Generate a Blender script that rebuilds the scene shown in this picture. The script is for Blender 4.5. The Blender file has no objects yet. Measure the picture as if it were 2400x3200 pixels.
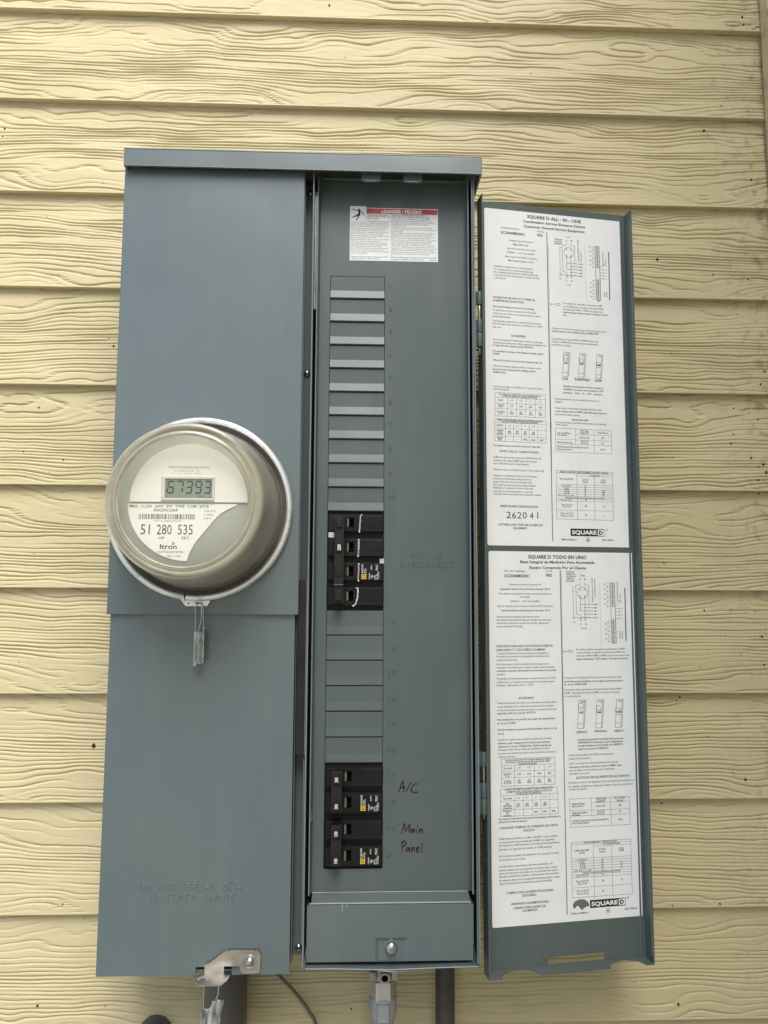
import bpy, bmesh, math, random
import numpy as np
from mathutils import Vector, Matrix
scene = bpy.context.scene
IN = 0.0254                       # every number below is in inches; z = 0 is the top of the first breaker blank
rad = math.radians

# ------------------------------------------------------------------ camera
cam_d = bpy.data.cameras.new('camera'); cam = bpy.data.objects.new('camera', cam_d)
scene.collection.objects.link(cam); scene.camera = cam
_r = Vector((0.99929, -0.03744, 0.00412)); _u = Vector((-0.00796, -0.10306, 0.99464)); _f = Vector((0.036815, 0.99397, 0.103283))
m = Matrix.Identity(4)
for i in range(3):
    m[i][0] = _r[i]; m[i][1] = _u[i]; m[i][2] = -_f[i]; m[i][3] = (1.166, -30.7303, -13.1912)[i] * IN
cam.matrix_world = m
cam_d.sensor_fit = 'VERTICAL'; cam_d.sensor_height = 32.0; cam_d.lens = 2358.46 / 3200 * 32.0
cam_d.clip_start = 0.02; cam_d.clip_end = 2000

# ------------------------------------------------------------------ sky, sun, exposure
SUN_EL, SUN_AZ = 54, 17          # azimuth measured from straight behind the camera, negative = from the left
w = bpy.data.worlds.new("World"); scene.world = w; w.use_nodes = True
nt = w.node_tree; bg = nt.nodes['Background']
sky = nt.nodes.new('ShaderNodeTexSky'); sky.sky_type = 'NISHITA'; sky.sun_disc = False
sky.sun_elevation = rad(SUN_EL); sky.air_density = 1.0; sky.dust_density = 3.0; sky.ozone_density = 1.0
sd = Vector((math.sin(rad(SUN_AZ)) * math.cos(rad(SUN_EL)), -math.cos(rad(SUN_AZ)) * math.cos(rad(SUN_EL)), math.sin(rad(SUN_EL))))
sky.sun_rotation = math.atan2(sd.x, sd.y)
nt.links.new(sky.outputs[0], bg.inputs[0]); bg.inputs[1].default_value = 0.095
sl = bpy.data.lights.new('sun', 'SUN'); sl.energy = 2.4; sl.angle = rad(40); sl.color = (1.0, 0.975, 0.93)
so = bpy.data.objects.new('sun', sl); scene.collection.objects.link(so)
so.rotation_euler = sd.to_track_quat('Z', 'Y').to_euler()
scene.view_settings.view_transform = 'Standard'; scene.view_settings.look = 'None'
scene.view_settings.gamma = 1; scene.view_settings.use_curve_mapping = False
scene.view_settings.exposure = 0.82
scene.cycles.max_bounces = 10; scene.cycles.transparent_max_bounces = 12

# ------------------------------------------------------------------ materials
def mat(name, col, rough=.5, metal=0., spec=.5, coat=0., coat_r=.2):
    mt = bpy.data.materials.new(name); mt.use_nodes = True
    b = mt.node_tree.nodes['Principled BSDF']
    b.inputs['Base Color'].default_value = (*col, 1); b.inputs['Roughness'].default_value = rough
    b.inputs['Metallic'].default_value = metal; b.inputs['Specular IOR Level'].default_value = spec
    b.inputs['Coat Weight'].default_value = coat; b.inputs['Coat Roughness'].default_value = coat_r
    return mt
def N(mt, t, **kw):
    n = mt.node_tree.nodes.new(t)
    for k, v in kw.items(): setattr(n, k, v)
    return n
def L(mt, a, b): mt.node_tree.links.new(a, b)
def bsdf(mt): return mt.node_tree.nodes['Principled BSDF']
def vary(mt, col2, scale=30, lo=.4, hi=.6, stretch=(1, 1, 1), detail=6, rough=None, bump=0, bscale=900, bdist=.0001):
    """mottle the base colour towards col2 with noise; optional roughness mottling and fine bump"""
    b = bsdf(mt); c1 = tuple(b.inputs['Base Color'].default_value)
    tc = N(mt, 'ShaderNodeTexCoord'); mp = N(mt, 'ShaderNodeMapping'); mp.inputs['Scale'].default_value = stretch
    L(mt, tc.outputs['Object'], mp.inputs[0])
    no = N(mt, 'ShaderNodeTexNoise'); no.inputs['Scale'].default_value = scale; no.inputs['Detail'].default_value = detail
    L(mt, mp.outputs[0], no.inputs['Vector'])
    mr = N(mt, 'ShaderNodeMapRange'); mr.inputs[1].default_value = lo; mr.inputs[2].default_value = hi
    L(mt, no.outputs[0], mr.inputs[0])
    mx = N(mt, 'ShaderNodeMix', data_type='RGBA'); mx.inputs[6].default_value = c1; mx.inputs[7].default_value = (*col2, 1)
    L(mt, mr.outputs[0], mx.inputs[0]); L(mt, mx.outputs[2], b.inputs['Base Color'])
    if rough:
        r2 = N(mt, 'ShaderNodeMapRange'); r2.inputs[3].default_value = rough[0]; r2.inputs[4].default_value = rough[1]
        L(mt, mr.outputs[0], r2.inputs[0]); L(mt, r2.outputs[0], b.inputs['Roughness'])
    if bump:
        n2 = N(mt, 'ShaderNodeTexNoise'); n2.inputs['Scale'].default_value = bscale; n2.inputs['Detail'].default_value = 2
        L(mt, tc.outputs['Object'], n2.inputs['Vector'])
        bp = N(mt, 'ShaderNodeBump'); bp.inputs['Strength'].default_value = bump; bp.inputs['Distance'].default_value = bdist
        L(mt, n2.outputs[0], bp.inputs['Height']); L(mt, bp.outputs[0], b.inputs['Normal'])
    return mt

def enamel(name, col, col2, spec, coat, cr):
    """satin enamel on sheet steel: dull base, clear top, faint panel waviness that bends the reflections"""
    mt = vary(mat(name, col, .42, 0, spec, coat, cr), col2, 7, .35, .65)
    b = bsdf(mt); tc = N(mt, 'ShaderNodeTexCoord')
    n1 = N(mt, 'ShaderNodeTexNoise'); n1.inputs['Scale'].default_value = 7; n1.inputs['Detail'].default_value = 1.5; L(mt, tc.outputs['Object'], n1.inputs['Vector'])
    b1_ = N(mt, 'ShaderNodeBump'); b1_.inputs['Strength'].default_value = 1; b1_.inputs['Distance'].default_value = .0042; L(mt, n1.outputs[0], b1_.inputs['Height'])
    n2 = N(mt, 'ShaderNodeTexNoise'); n2.inputs['Scale'].default_value = 900; n2.inputs['Detail'].default_value = 2; L(mt, tc.outputs['Object'], n2.inputs['Vector'])
    b2_ = N(mt, 'ShaderNodeBump'); b2_.inputs['Strength'].default_value = .5; b2_.inputs['Distance'].default_value = .00008; L(mt, n2.outputs[0], b2_.inputs['Height']); L(mt, b1_.outputs[0], b2_.inputs['Normal'])
    L(mt, b2_.outputs[0], b.inputs['Normal']); L(mt, b2_.outputs[0], b.inputs['Coat Normal'])
    # dust and scuffs: sparse pale flecks and a faint streaky film
    base = b.inputs['Base Color'].links[0].from_socket
    n3 = N(mt, 'ShaderNodeTexNoise'); n3.inputs['Scale'].default_value = 330; n3.inputs['Detail'].default_value = 3; L(mt, tc.outputs['Object'], n3.inputs['Vector'])
    r3 = N(mt, 'ShaderNodeMapRange'); r3.inputs[1].default_value = .70; r3.inputs[2].default_value = .80; r3.inputs[4].default_value = .5; L(mt, n3.outputs[0], r3.inputs[0])
    mp = N(mt, 'ShaderNodeMapping'); mp.inputs['Scale'].default_value = (40, 1, 5); L(mt, tc.outputs['Object'], mp.inputs[0])
    n4 = N(mt, 'ShaderNodeTexNoise'); n4.inputs['Scale'].default_value = 1; n4.inputs['Detail'].default_value = 6; L(mt, mp.outputs[0], n4.inputs['Vector'])
    r4 = N(mt, 'ShaderNodeMapRange'); r4.inputs[1].default_value = .5; r4.inputs[2].default_value = .8; r4.inputs[4].default_value = .16; L(mt, n4.outputs[0], r4.inputs[0])
    ad = N(mt, 'ShaderNodeMath', operation='MAXIMUM'); L(mt, r3.outputs[0], ad.inputs[0]); L(mt, r4.outputs[0], ad.inputs[1])
    mx = N(mt, 'ShaderNodeMix', data_type='RGBA'); mx.inputs[7].default_value = (.21, .22, .205, 1); L(mt, ad.outputs[0], mx.inputs[0]); L(mt, base, mx.inputs[6]); L(mt, mx.outputs[2], b.inputs['Base Color'])
    return mt
PAINT = enamel('grey_enamel', (.095, .132, .145), (.108, .143, .144), .5, .9, .17)
PAINT_IN = enamel('grey_enamel_inside', (.088, .116, .117), (.100, .126, .120), .35, .25, .24)
EDGE = mat('enamel_edge_highlight', (.20, .23, .235), .35, 0, .5, .4, .2)  # paler enamel that paints highlights along the sheet edges
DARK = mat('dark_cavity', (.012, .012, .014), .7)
BROWN = vary(mat('dark_steel_shield', (.020, .018, .017), .5, 0, .3), (.012, .012, .012), 25)
ZINC = vary(mat('zinc_plate', (.62, .66, .68), .28, 1.0), (.42, .44, .42), 160, .4, .65, rough=(.2, .42))
ALU = vary(mat('dull_aluminium', (.84, .86, .87), .35, .6), (.50, .46, .40), 60, .5, .75, rough=(.26, .45))
CAST = vary(mat('cast_zinc', (.52, .51, .47), .5, .55), (.36, .35, .31), 70, .4, .65, bump=.4, bscale=600, bdist=.0003)
STEEL = vary(mat('brushed_steel', (.56, .53, .48), .33, 1.0), (.42, .38, .33), 50, .4, .65, stretch=(1, 1, 4))
BLACK = vary(mat('black_breaker_plastic', (.0065, .0065, .007), .5, 0, .28), (.010, .010, .010), 40)
BLACK2 = mat('black_handle_plastic', (.017, .016, .015), .5, 0, .3)
HOLE = mat('black_hole', (.003, .003, .003), .9, spec=.1)
STUB = mat('grey_handle_stub', (.16, .145, .11), .5)
WHITEINK = mat('white_ink', (.75, .75, .72), .6)
YELLOW = mat('yellow_logo_ink', (.75, .52, .06), .55)
CLIP = mat('white_clip', (.62, .62, .60), .5)
PAPER = vary(mat('paper', (.86, .88, .88), .5, 0, .35), (.80, .825, .835), 30, .3, .7, bump=.5, bscale=38, bdist=.0006)
INK = mat('black_ink', (.02, .02, .023), .6, spec=.2)
INK2 = mat('fine_print_ink', (.035, .035, .04), .6, spec=.2)
RED = vary(mat('red_ink', (.50, .035, .05), .45), (.60, .08, .09), 60)
PEN1 = mat('black_marker', (.02, .012, .03), .4); PEN2 = mat('maroon_marker', (.075, .008, .02), .4)
TEAR = mat('torn_backing', (.14, .145, .14), .8)
PVC = vary(mat('weathered_conduit', (.13, .125, .115), .42), (.07, .068, .064), 14, .35, .65, stretch=(1, 1, .3), rough=(.3, .55))
FLEX = vary(mat('dark_grey_conduit', (.062, .06, .055), .55), (.05, .05, .048), 30)
LGREY = vary(mat('light_grey_plastic', (.36, .385, .40), .5), (.28, .30, .31), 50, .4, .7)
CABLE = mat('grey_brown_cable', (.13, .122, .105), .5)
TAPE = vary(mat('clear_tape_seal', (.42, .42, .40), .22, 0, .6, .6, .1), (.16, .16, .16), 90, .4, .6, stretch=(1, 1, .25))
METER_BASE = vary(mat('meter_base', (.075, .068, .06), .6), (.12, .105, .085), 30)
DIAL = mat('dial_grey', (.50, .52, .46), .5); DOME = mat('dial_cream', (.88, .87, .78), .42)
LABELW = mat('meter_label', (.90, .90, .86), .5); BEZ = mat('lcd_bezel', (.66, .67, .60), .4)
LCD = vary(mat('lcd_glass', (.235, .275, .205), .2, 0, .5), (.26, .30, .23), 40); LCDINK = mat('lcd_digit', (.018, .026, .02), .4)
DRIP = mat('paint_run', (.34, .40, .43), .3)
SPECK = mat('dirt', (.03, .022, .015), .9)

# siding paint: cream with faint blotches, and grime that collects near the corner board (x grows)
SIDING = mat('cream_siding_paint', (.71, .615, .385), .55, 0, .35)
def siding_nodes(mt):
    b = bsdf(mt); geo = N(mt, 'ShaderNodeTexCoord')
    mp = N(mt, 'ShaderNodeMapping'); mp.inputs['Scale'].default_value = (1, 1, 3.5); L(mt, geo.outputs['Object'], mp.inputs[0])
    n1 = N(mt, 'ShaderNodeTexNoise'); n1.inputs['Scale'].default_value = 4; n1.inputs['Detail'].default_value = 5; L(mt, mp.outputs[0], n1.inputs['Vector'])
    r1 = N(mt, 'ShaderNodeMapRange'); r1.inputs[1].default_value = .35; r1.inputs[2].default_value = .7; L(mt, n1.outputs[0], r1.inputs[0])
    m1 = N(mt, 'ShaderNodeMix', data_type='RGBA'); m1.inputs[6].default_value = (.625, .545, .33, 1); m1.inputs[7].default_value = (.56, .485, .285, 1)
    L(mt, r1.outputs[0], m1.inputs[0])
    # grime
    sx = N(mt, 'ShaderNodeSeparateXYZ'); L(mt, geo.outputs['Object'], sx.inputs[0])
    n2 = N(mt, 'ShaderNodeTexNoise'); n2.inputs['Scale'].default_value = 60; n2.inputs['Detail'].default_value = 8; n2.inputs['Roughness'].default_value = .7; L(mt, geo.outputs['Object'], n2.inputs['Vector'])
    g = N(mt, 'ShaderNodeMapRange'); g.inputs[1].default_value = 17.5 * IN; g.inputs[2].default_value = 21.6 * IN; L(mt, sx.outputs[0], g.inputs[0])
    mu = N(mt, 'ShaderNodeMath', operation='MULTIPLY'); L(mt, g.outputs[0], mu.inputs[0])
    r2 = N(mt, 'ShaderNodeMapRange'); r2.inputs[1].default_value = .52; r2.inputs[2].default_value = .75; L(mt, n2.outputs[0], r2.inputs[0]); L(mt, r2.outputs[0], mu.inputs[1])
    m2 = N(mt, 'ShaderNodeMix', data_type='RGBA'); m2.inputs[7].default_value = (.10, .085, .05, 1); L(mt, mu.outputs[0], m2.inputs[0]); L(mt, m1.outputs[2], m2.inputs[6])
    # fine dirt film all over
    n3 = N(mt, 'ShaderNodeTexNoise'); n3.inputs['Scale'].default_value = 240; n3.inputs['Detail'].default_value = 6; L(mt, geo.outputs['Object'], n3.inputs['Vector'])
    r3 = N(mt, 'ShaderNodeMapRange'); r3.inputs[1].default_value = .55; r3.inputs[2].default_value = .8; r3.inputs[4].default_value = .35; L(mt, n3.outputs[0], r3.inputs[0])
    m3 = N(mt, 'ShaderNodeMix', data_type='RGBA'); m3.inputs[7].default_value = (.5, .43, .28, 1); L(mt, r3.outputs[0], m3.inputs[0]); L(mt, m2.outputs[2], m3.inputs[6])
    L(mt, m3.outputs[2], b.inputs['Base Color'])
    bp = N(mt, 'ShaderNodeBump'); bp.inputs['Strength'].default_value = .25; bp.inputs['Distance'].default_value = .0003
    L(mt, n3.outputs[0], bp.inputs['Height']); L(mt, bp.outputs[0], b.inputs['Normal'])
siding_nodes(SIDING)

def glass_mat(name, tint, alpha, gloss_r, film, film_col):
    """thin clear shell: tinted transparency + film of dust + mirror gloss by angle"""
    mt = bpy.data.materials.new(name); mt.use_nodes = True; t = mt.node_tree; t.nodes.clear()
    out = t.nodes.new('ShaderNodeOutputMaterial'); tr = t.nodes.new('ShaderNodeBsdfTransparent'); tr.inputs[0].default_value = (*tint, 1)
    df = t.nodes.new('ShaderNodeBsdfDiffuse'); df.inputs[0].default_value = (*film_col, 1)
    tl = t.nodes.new('ShaderNodeBsdfTranslucent'); tl.inputs[0].default_value = (*film_col, 1)
    md = t.nodes.new('ShaderNodeMixShader'); md.inputs[0].default_value = .35; t.links.new(df.outputs[0], md.inputs[1]); t.links.new(tl.outputs[0], md.inputs[2])
    gl = t.nodes.new('ShaderNodeBsdfGlossy'); gl.inputs[0].default_value = (1, 1, 1, 1); gl.inputs[1].default_value = gloss_r
    m1 = t.nodes.new('ShaderNodeMixShader'); t.links.new(tr.outputs[0], m1.inputs[1]); t.links.new(md.outputs[0], m1.inputs[2])
    tc = t.nodes.new('ShaderNodeTexCoord'); no = t.nodes.new('ShaderNodeTexNoise'); no.inputs['Scale'].default_value = 35; no.inputs['Detail'].default_value = 7
    mp = t.nodes.new('ShaderNodeMapping'); mp.inputs['Scale'].default_value = (1, .6, 1); t.links.new(tc.outputs['Object'], mp.inputs[0]); t.links.new(mp.outputs[0], no.inputs['Vector'])
    mr = t.nodes.new('ShaderNodeMapRange'); mr.inputs[1].default_value = .3; mr.inputs[2].default_value = .75
    mr.inputs[3].default_value = film[0]; mr.inputs[4].default_value = film[1]; t.links.new(no.outputs[0], mr.inputs[0]); t.links.new(mr.outputs[0], m1.inputs[0])
    fr = t.nodes.new('ShaderNodeFresnel'); fr.inputs[0].default_value = 1.45
    m2 = t.nodes.new('ShaderNodeMixShader'); fm = t.nodes.new('ShaderNodeMath'); fm.operation = 'MULTIPLY'; fm.inputs[1].default_value = 1.0 if gloss_r < .2 else .4; t.links.new(fr.outputs[0], fm.inputs[0]); t.links.new(fm.outputs[0], m2.inputs[0]); t.links.new(m1.outputs[0], m2.inputs[1]); t.links.new(gl.outputs[0], m2.inputs[2])
    t.links.new(m2.outputs[0], out.inputs[0]); return mt
GLASS_F = glass_mat('meter_front_window', (.98, .98, .96), 0, .05, (.03, .09), (.66, .66, .58))
GLASS_S = glass_mat('meter_cover_side', (.80, .75, .62), 0, .38, (.35, .72), (.40, .365, .27))
OLIVE = glass_mat('meter_cover_rim', (.9, .88, .78), 0, .35, (.35, .55), (.68, .66, .55))
AMBER = glass_mat('meter_cover_refraction_tint', (.9, .78, .5), 0, .3, (.5, .7), (.62, .47, .25))  # amber tint painted for light refracted in the cover

# ------------------------------------------------------------------ mesh builder (all in inches)
def collection_link(o): scene.collection.objects.link(o)
class MB:
    def __init__(s): s.v = []; s.f = []; s.m = []; s.sm = []
    def add(s, vs, fs, mi=0, smooth=False):
        b = len(s.v); s.v += [tuple(x) for x in vs]
        for f in fs: s.f.append(tuple(i + b for i in f)); s.m.append(mi); s.sm.append(smooth)
    def box(s, x0, x1, y0, y1, z0, z1, mi=0):
        x0, x1 = sorted((x0, x1)); y0, y1 = sorted((y0, y1)); z0, z1 = sorted((z0, z1))
        s.add([(x0, y0, z0), (x1, y0, z0), (x1, y1, z0), (x0, y1, z0), (x0, y0, z1), (x1, y0, z1), (x1, y1, z1), (x0, y1, z1)],
              [(0, 3, 2, 1), (4, 5, 6, 7), (0, 1, 5, 4), (1, 2, 6, 5), (2, 3, 7, 6), (3, 0, 4, 7)], mi)
        return s
    def prism(s, pts, a0, a1, axis='y', mi=0, smooth=False):
        """extrude a polygon: axis y -> pts are (x,z); axis z -> (x,y); axis x -> (y,z)"""
        ar = sum(pts[i][0] * pts[(i + 1) % len(pts)][1] - pts[(i + 1) % len(pts)][0] * pts[i][1] for i in range(len(pts)))
        if ar < 0: pts = pts[::-1]
        mk = {'y': lambda p, a: (p[0], a, p[1]), 'z': lambda p, a: (p[0], p[1], a), 'x': lambda p, a: (a, p[0], p[1])}[axis]
        lo, hi = min(a0, a1), max(a0, a1)
        if axis == 'y': lo, hi = hi, lo
        n = len(pts)
        s.add([mk(p, lo) for p in pts] + [mk(p, hi) for p in pts], [tuple(range(n - 1, -1, -1)), tuple(range(n, 2 * n))], mi)
        s.add([mk(p, lo) for p in pts] + [mk(p, hi) for p in pts], [(i, (i + 1) % n, n + (i + 1) % n, n + i) for i in range(n)], mi, smooth)
        return s
    def lathe(s, cx, cz, prof, n=64, a0=0., a1=360., mi=0, axis='y', cap=False):
        """prof = [(radius, position along axis)]; smooth"""
        full = abs(a1 - a0) >= 360; k = n if full else n + 1; vs = []
        for i in range(k):
            a = rad(a0 + (a1 - a0) * i / n); c, si = math.cos(a), math.sin(a)
            for r, y in prof:
                vs.append((cx + r * c, y, cz + r * si) if axis == 'y' else (cx + r * c, cz + r * si, y))
        q = len(prof); fs = []
        for i in range(n):
            j = (i + 1) % k
            for t in range(q - 1): fs.append((i * q + t, i * q + t + 1, j * q + t + 1, j * q + t))
        s.add(vs, fs, mi, True)
        if cap and not full:
            s.add([vs[t] for t in range(q)], [tuple(range(q))], mi); s.add([vs[n * q + t] for t in range(q)], [tuple(range(q - 1, -1, -1))], mi)
        return s
    def tube(s, pts, r, n=10, mi=0, cap=True):
        pts = [Vector(p) for p in pts]; vs = []; q = len(pts); up = None
        for i, p in enumerate(pts):
            t = (pts[min(i + 1, q - 1)] - pts[max(i - 1, 0)]).normalized()
            if up is None: up = t.orthogonal().normalized()
            a = (up - t * up.dot(t)).normalized(); up = a; b = t.cross(a)
            rr = r[i] if isinstance(r, (list, tuple)) else r
            for k in range(n):
                an = 2 * math.pi * k / n; vs.append(p + (a * math.cos(an) + b * math.sin(an)) * rr)
        s.add(vs, [(i * n + k, i * n + (k + 1) % n, (i + 1) * n + (k + 1) % n, (i + 1) * n + k) for i in range(q - 1) for k in range(n)], mi, True)
        if cap: s.add([vs[k] for k in range(n)], [tuple(range(n - 1, -1, -1))], mi); s.add([vs[(q - 1) * n + k] for k in range(n)], [tuple(range(n))], mi)
        return s
    def grid(s, xs, zs, fy, mi=0, smooth=True):
        vs = [(x, fy(x, z), z) for z in zs for x in xs]; a = len(xs)
        s.add(vs, [(j * a + i, j * a + i + 1, (j + 1) * a + i + 1, (j + 1) * a + i) for j in range(len(zs) - 1) for i in range(a - 1)], mi, smooth)
        return s
    def ribbon(s, pts, wd, y, mi=0):
        """flat stroke in the xz plane at depth y"""
        for a, b in zip(pts[:-1], pts[1:]):
            d = Vector((b[0] - a[0], b[1] - a[1]))
            if d.length < 1e-6: continue
            d.normalize(); n = Vector((-d.y, d.x)) * wd / 2; e = d * wd * .35
            q = [(a[0] - e.x - n.x, a[1] - e.y - n.y), (b[0] + e.x - n.x, b[1] + e.y - n.y), (b[0] + e.x + n.x, b[1] + e.y + n.y), (a[0] - e.x + n.x, a[1] - e.y + n.y)]
            s.add([(x, y, z) for x, z in q], [(0, 1, 2, 3)], mi)
        return s
    def text(s, t, x0, x1, zc, h, y, mi=0, bold=0, extrude=0., rot=0):
        """text fitted between x0 and x1, capital height h, centred on height zc, facing -y; rot=90 turns it to read upwards (x0,x1 then along z)"""
        V, F = glyphs(t, bold, extrude)
        if not len(V): return s
        xa, xb = V[:, 0].min(), V[:, 0].max(); sx = (x1 - x0) / max(xb - xa, 1e-6); sy = h / CAPH
        P = []
        ez = (extrude / max(V[:, 2].max(), 1e-6)) if extrude else 0
        for vx, vy, vz in V:
            a = x0 + (vx - xa) * sx; b = (vy - CAPH / 2) * sy
            if rot == 0: P.append((a, y - vz * ez, zc + b))
            elif rot == 90: P.append((zc - b, y - vz * ez, a))
            else: P.append((zc + b, y - vz * ez, x0 + x1 - a))
        s.add(P, F, mi); return s
    def build(s, name, mats, parent=None, org=(0, 0, 0), bevel=0, props=None, loc=None, rz=0):
        me = bpy.data.meshes.new(name)
        V = (np.array(s.v, dtype=float) - np.array(org)) * IN
        me.from_pydata(V.tolist(), [], s.f)
        if not isinstance(mats, (list, tuple)): mats = [mats]
        for q in mats: me.materials.append(q)
        me.polygons.foreach_set('material_index', s.m); me.polygons.foreach_set('use_smooth', s.sm)
        me.update(); o = bpy.data.objects.new(name, me); collection_link(o)
        if loc is not None: o.location = tuple(c * IN for c in loc)
        o.rotation_euler = (0, 0, rz)
        if parent: o.parent = parent
        if bevel:
            bm_ = o.modifiers.new('bevel', 'BEVEL'); bm_.width = bevel * IN; bm_.segments = 2; bm_.limit_method = 'ANGLE'; bm_.angle_limit = rad(40); bm_.harden_normals = False
        for k, v in (props or {}).items(): o[k] = v
        return o
CAPH = .7; _gc = {}
def glyphs(t, bold, extrude):
    k = (t, bold, extrude > 0)
    if k in _gc: return _gc[k]
    cu = bpy.data.curves.new('t', 'FONT'); cu.body = t; cu.size = 1; cu.resolution_u = 2; cu.offset = bold
    if extrude: cu.extrude = .05; cu.bevel_depth = .012; cu.bevel_resolution = 0
    cu.fill_mode = 'FRONT' if not extrude else 'BOTH'
    ob = bpy.data.objects.new('t', cu); me = bpy.data.meshes.new_from_object(ob)
    n = len(me.vertices); V = np.zeros(n * 3); me.vertices.foreach_get('co', V); V = V.reshape(-1, 3)
    F = [tuple(p.vertices) for p in me.polygons]
    bpy.data.objects.remove(ob); bpy.data.curves.remove(cu); bpy.data.meshes.remove(me)
    if extrude and n: V[:, 2] -= V[:, 2].min()
    _gc[k] = (V, F); return _gc[k]
_V, _ = glyphs('H', 0, 0); CAPH = float(_V[:, 1].max())

STROKES = {'A': [[(0, 0), (.5, 1), (1, 0)], [(.2, .38), (.8, .38)]], 'B': [[(0, 0), (0, 1), (.7, 1), (.9, .85), (.9, .68), (.7, .53), (0, .53)], [(.7, .53), (1, .38), (1, .15), (.75, 0), (0, 0)]], 'C': [[(1, .8), (.75, 1), (.25, 1), (0, .75), (0, .25), (.25, 0), (.75, 0), (1, .2)]],
 'D': [[(0, 0), (0, 1), (.6, 1), (1, .7), (1, .3), (.6, 0), (0, 0)]], 'E': [[(1, 1), (0, 1), (0, 0), (1, 0)], [(0, .52), (.8, .52)]], 'F': [[(1, 1), (0, 1), (0, 0)], [(0, .52), (.8, .52)]], 'I': [[(.5, 0), (.5, 1)]], 'K': [[(0, 0), (0, 1)], [(1, 1), (0, .4)], [(.3, .6), (1, 0)]],
 'L': [[(0, 1), (0, 0), (1, 0)]], 'N': [[(0, 0), (0, 1), (1, 0), (1, 1)]], 'O': [[(.3, 0), (.7, 0), (1, .3), (1, .7), (.7, 1), (.3, 1), (0, .7), (0, .3), (.3, 0)]], 'R': [[(0, 0), (0, 1), (.7, 1), (1, .85), (1, .62), (.7, .5), (0, .5)], [(.55, .5), (1, 0)]], 'S': [[(1, .82), (.75, 1), (.25, 1), (0, .8), (.05, .62), (.9, .42), (1, .2), (.75, 0), (.25, 0), (0, .18)]],
 'T': [[(0, 1), (1, 1)], [(.5, 0), (.5, 1)]], 'U': [[(0, 1), (0, .25), (.3, 0), (.7, 0), (1, .25), (1, 1)]], 'V': [[(0, 1), (.5, 0), (1, 1)]],
 '0': [[(.3, 0), (.7, 0), (1, .3), (1, .7), (.7, 1), (.3, 1), (0, .7), (0, .3), (.3, 0)]], '1': [[(.2, .8), (.5, 1), (.5, 0)]], '2': [[(0, .8), (.3, 1), (.7, 1), (1, .78), (.9, .5), (0, 0), (1, 0)]], '3': [[(0, 1), (1, 1), (.45, .58), (.8, .5), (1, .28), (.7, 0), (.25, 0), (0, .15)]], '4': [[(.75, 0), (.75, 1), (0, .3), (1, .3)]],
 '5': [[(.95, 1), (.1, 1), (.05, .55), (.6, .62), (1, .4), (.9, .1), (.5, 0), (0, .12)]], '6': [[(.85, 1), (.3, .8), (0, .4), (.15, .05), (.6, 0), (1, .2), (.9, .5), (.5, .58), (.05, .4)]], '7': [[(0, 1), (1, 1), (.4, 0)]], '8': [[(.5, .53), (.1, .7), (.2, .95), (.5, 1), (.8, .95), (.9, .7), (.5, .53), (0, .3), (.1, .05), (.5, 0), (.9, .05), (1, .3), (.5, .53)]], '9': [[(.15, 0), (.7, .2), (1, .6), (.85, .95), (.4, 1), (0, .8), (.1, .5), (.5, .42), (.95, .6)]]}
def emboss(q, t, x0, x1, zc, h, y, r=.016, mi=0):
    """raised single-stroke lettering, half sunk into the sheet"""
    n = len(t); adv = (x1 - x0) / (n - .3) if n > 1 else 0; lw = adv * .7 if n > 1 else x1 - x0
    for i, ch in enumerate(t):
        for st in STROKES.get(ch, []):
            q.tube([(x0 + i * adv + a * lw, y - .0, zc + (b - .5) * h) for a, b in st], r, 6, mi)
def plate(q, xs, zs, holes, y0, y1, mi=0):
    """sheet with rectangular openings: xs, zs cell borders, holes = set of (i, j) cells left out; shared vertices, no inner faces"""
    nx, nz = len(xs) - 1, len(zs) - 1; vid = {}; V = []; F = []
    def v(i, j, s):
        k = (i, j, s)
        if k not in vid: vid[k] = len(V); V.append((xs[i], (y0, y1)[s], zs[j]))
        return vid[k]
    full = lambda i, j: 0 <= i < nx and 0 <= j < nz and (i, j) not in holes
    for i in range(nx):
        for j in range(nz):
            if not full(i, j): continue
            F.append((v(i, j, 0), v(i + 1, j, 0), v(i + 1, j + 1, 0), v(i, j + 1, 0))); F.append((v(i, j + 1, 1), v(i + 1, j + 1, 1), v(i + 1, j, 1), v(i, j, 1)))
            if not full(i - 1, j): F.append((v(i, j, 1), v(i, j, 0), v(i, j + 1, 0), v(i, j + 1, 1)))
            if not full(i + 1, j): F.append((v(i + 1, j, 0), v(i + 1, j, 1), v(i + 1, j + 1, 1), v(i + 1, j + 1, 0)))
            if not full(i, j - 1): F.append((v(i, j, 1), v(i + 1, j, 1), v(i + 1, j, 0), v(i, j, 0)))
            if not full(i, j + 1): F.append((v(i, j + 1, 0), v(i + 1, j + 1, 0), v(i + 1, j + 1, 1), v(i, j + 1, 1)))
    q.add(V, F, mi)
def thing(name, label, cat, loc=(0, 0, 0), rz=0, group=None):
    o = bpy.data.objects.new(name, None); collection_link(o); o.empty_display_size = .02
    o.location = tuple(c * IN for c in loc); o.rotation_euler = (0, 0, rz)
    o['label'] = label; o['category'] = cat
    if group: o['group'] = group
    return o
def copy_part(src, parent, name=None, off=(0, 0, 0)):
    c = src.copy(); c.name = name or src.name.split('.')[0]; collection_link(c); c.parent = parent
    c.location = tuple(src.location[i] + off[i] * IN for i in range(3)); return c
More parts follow.
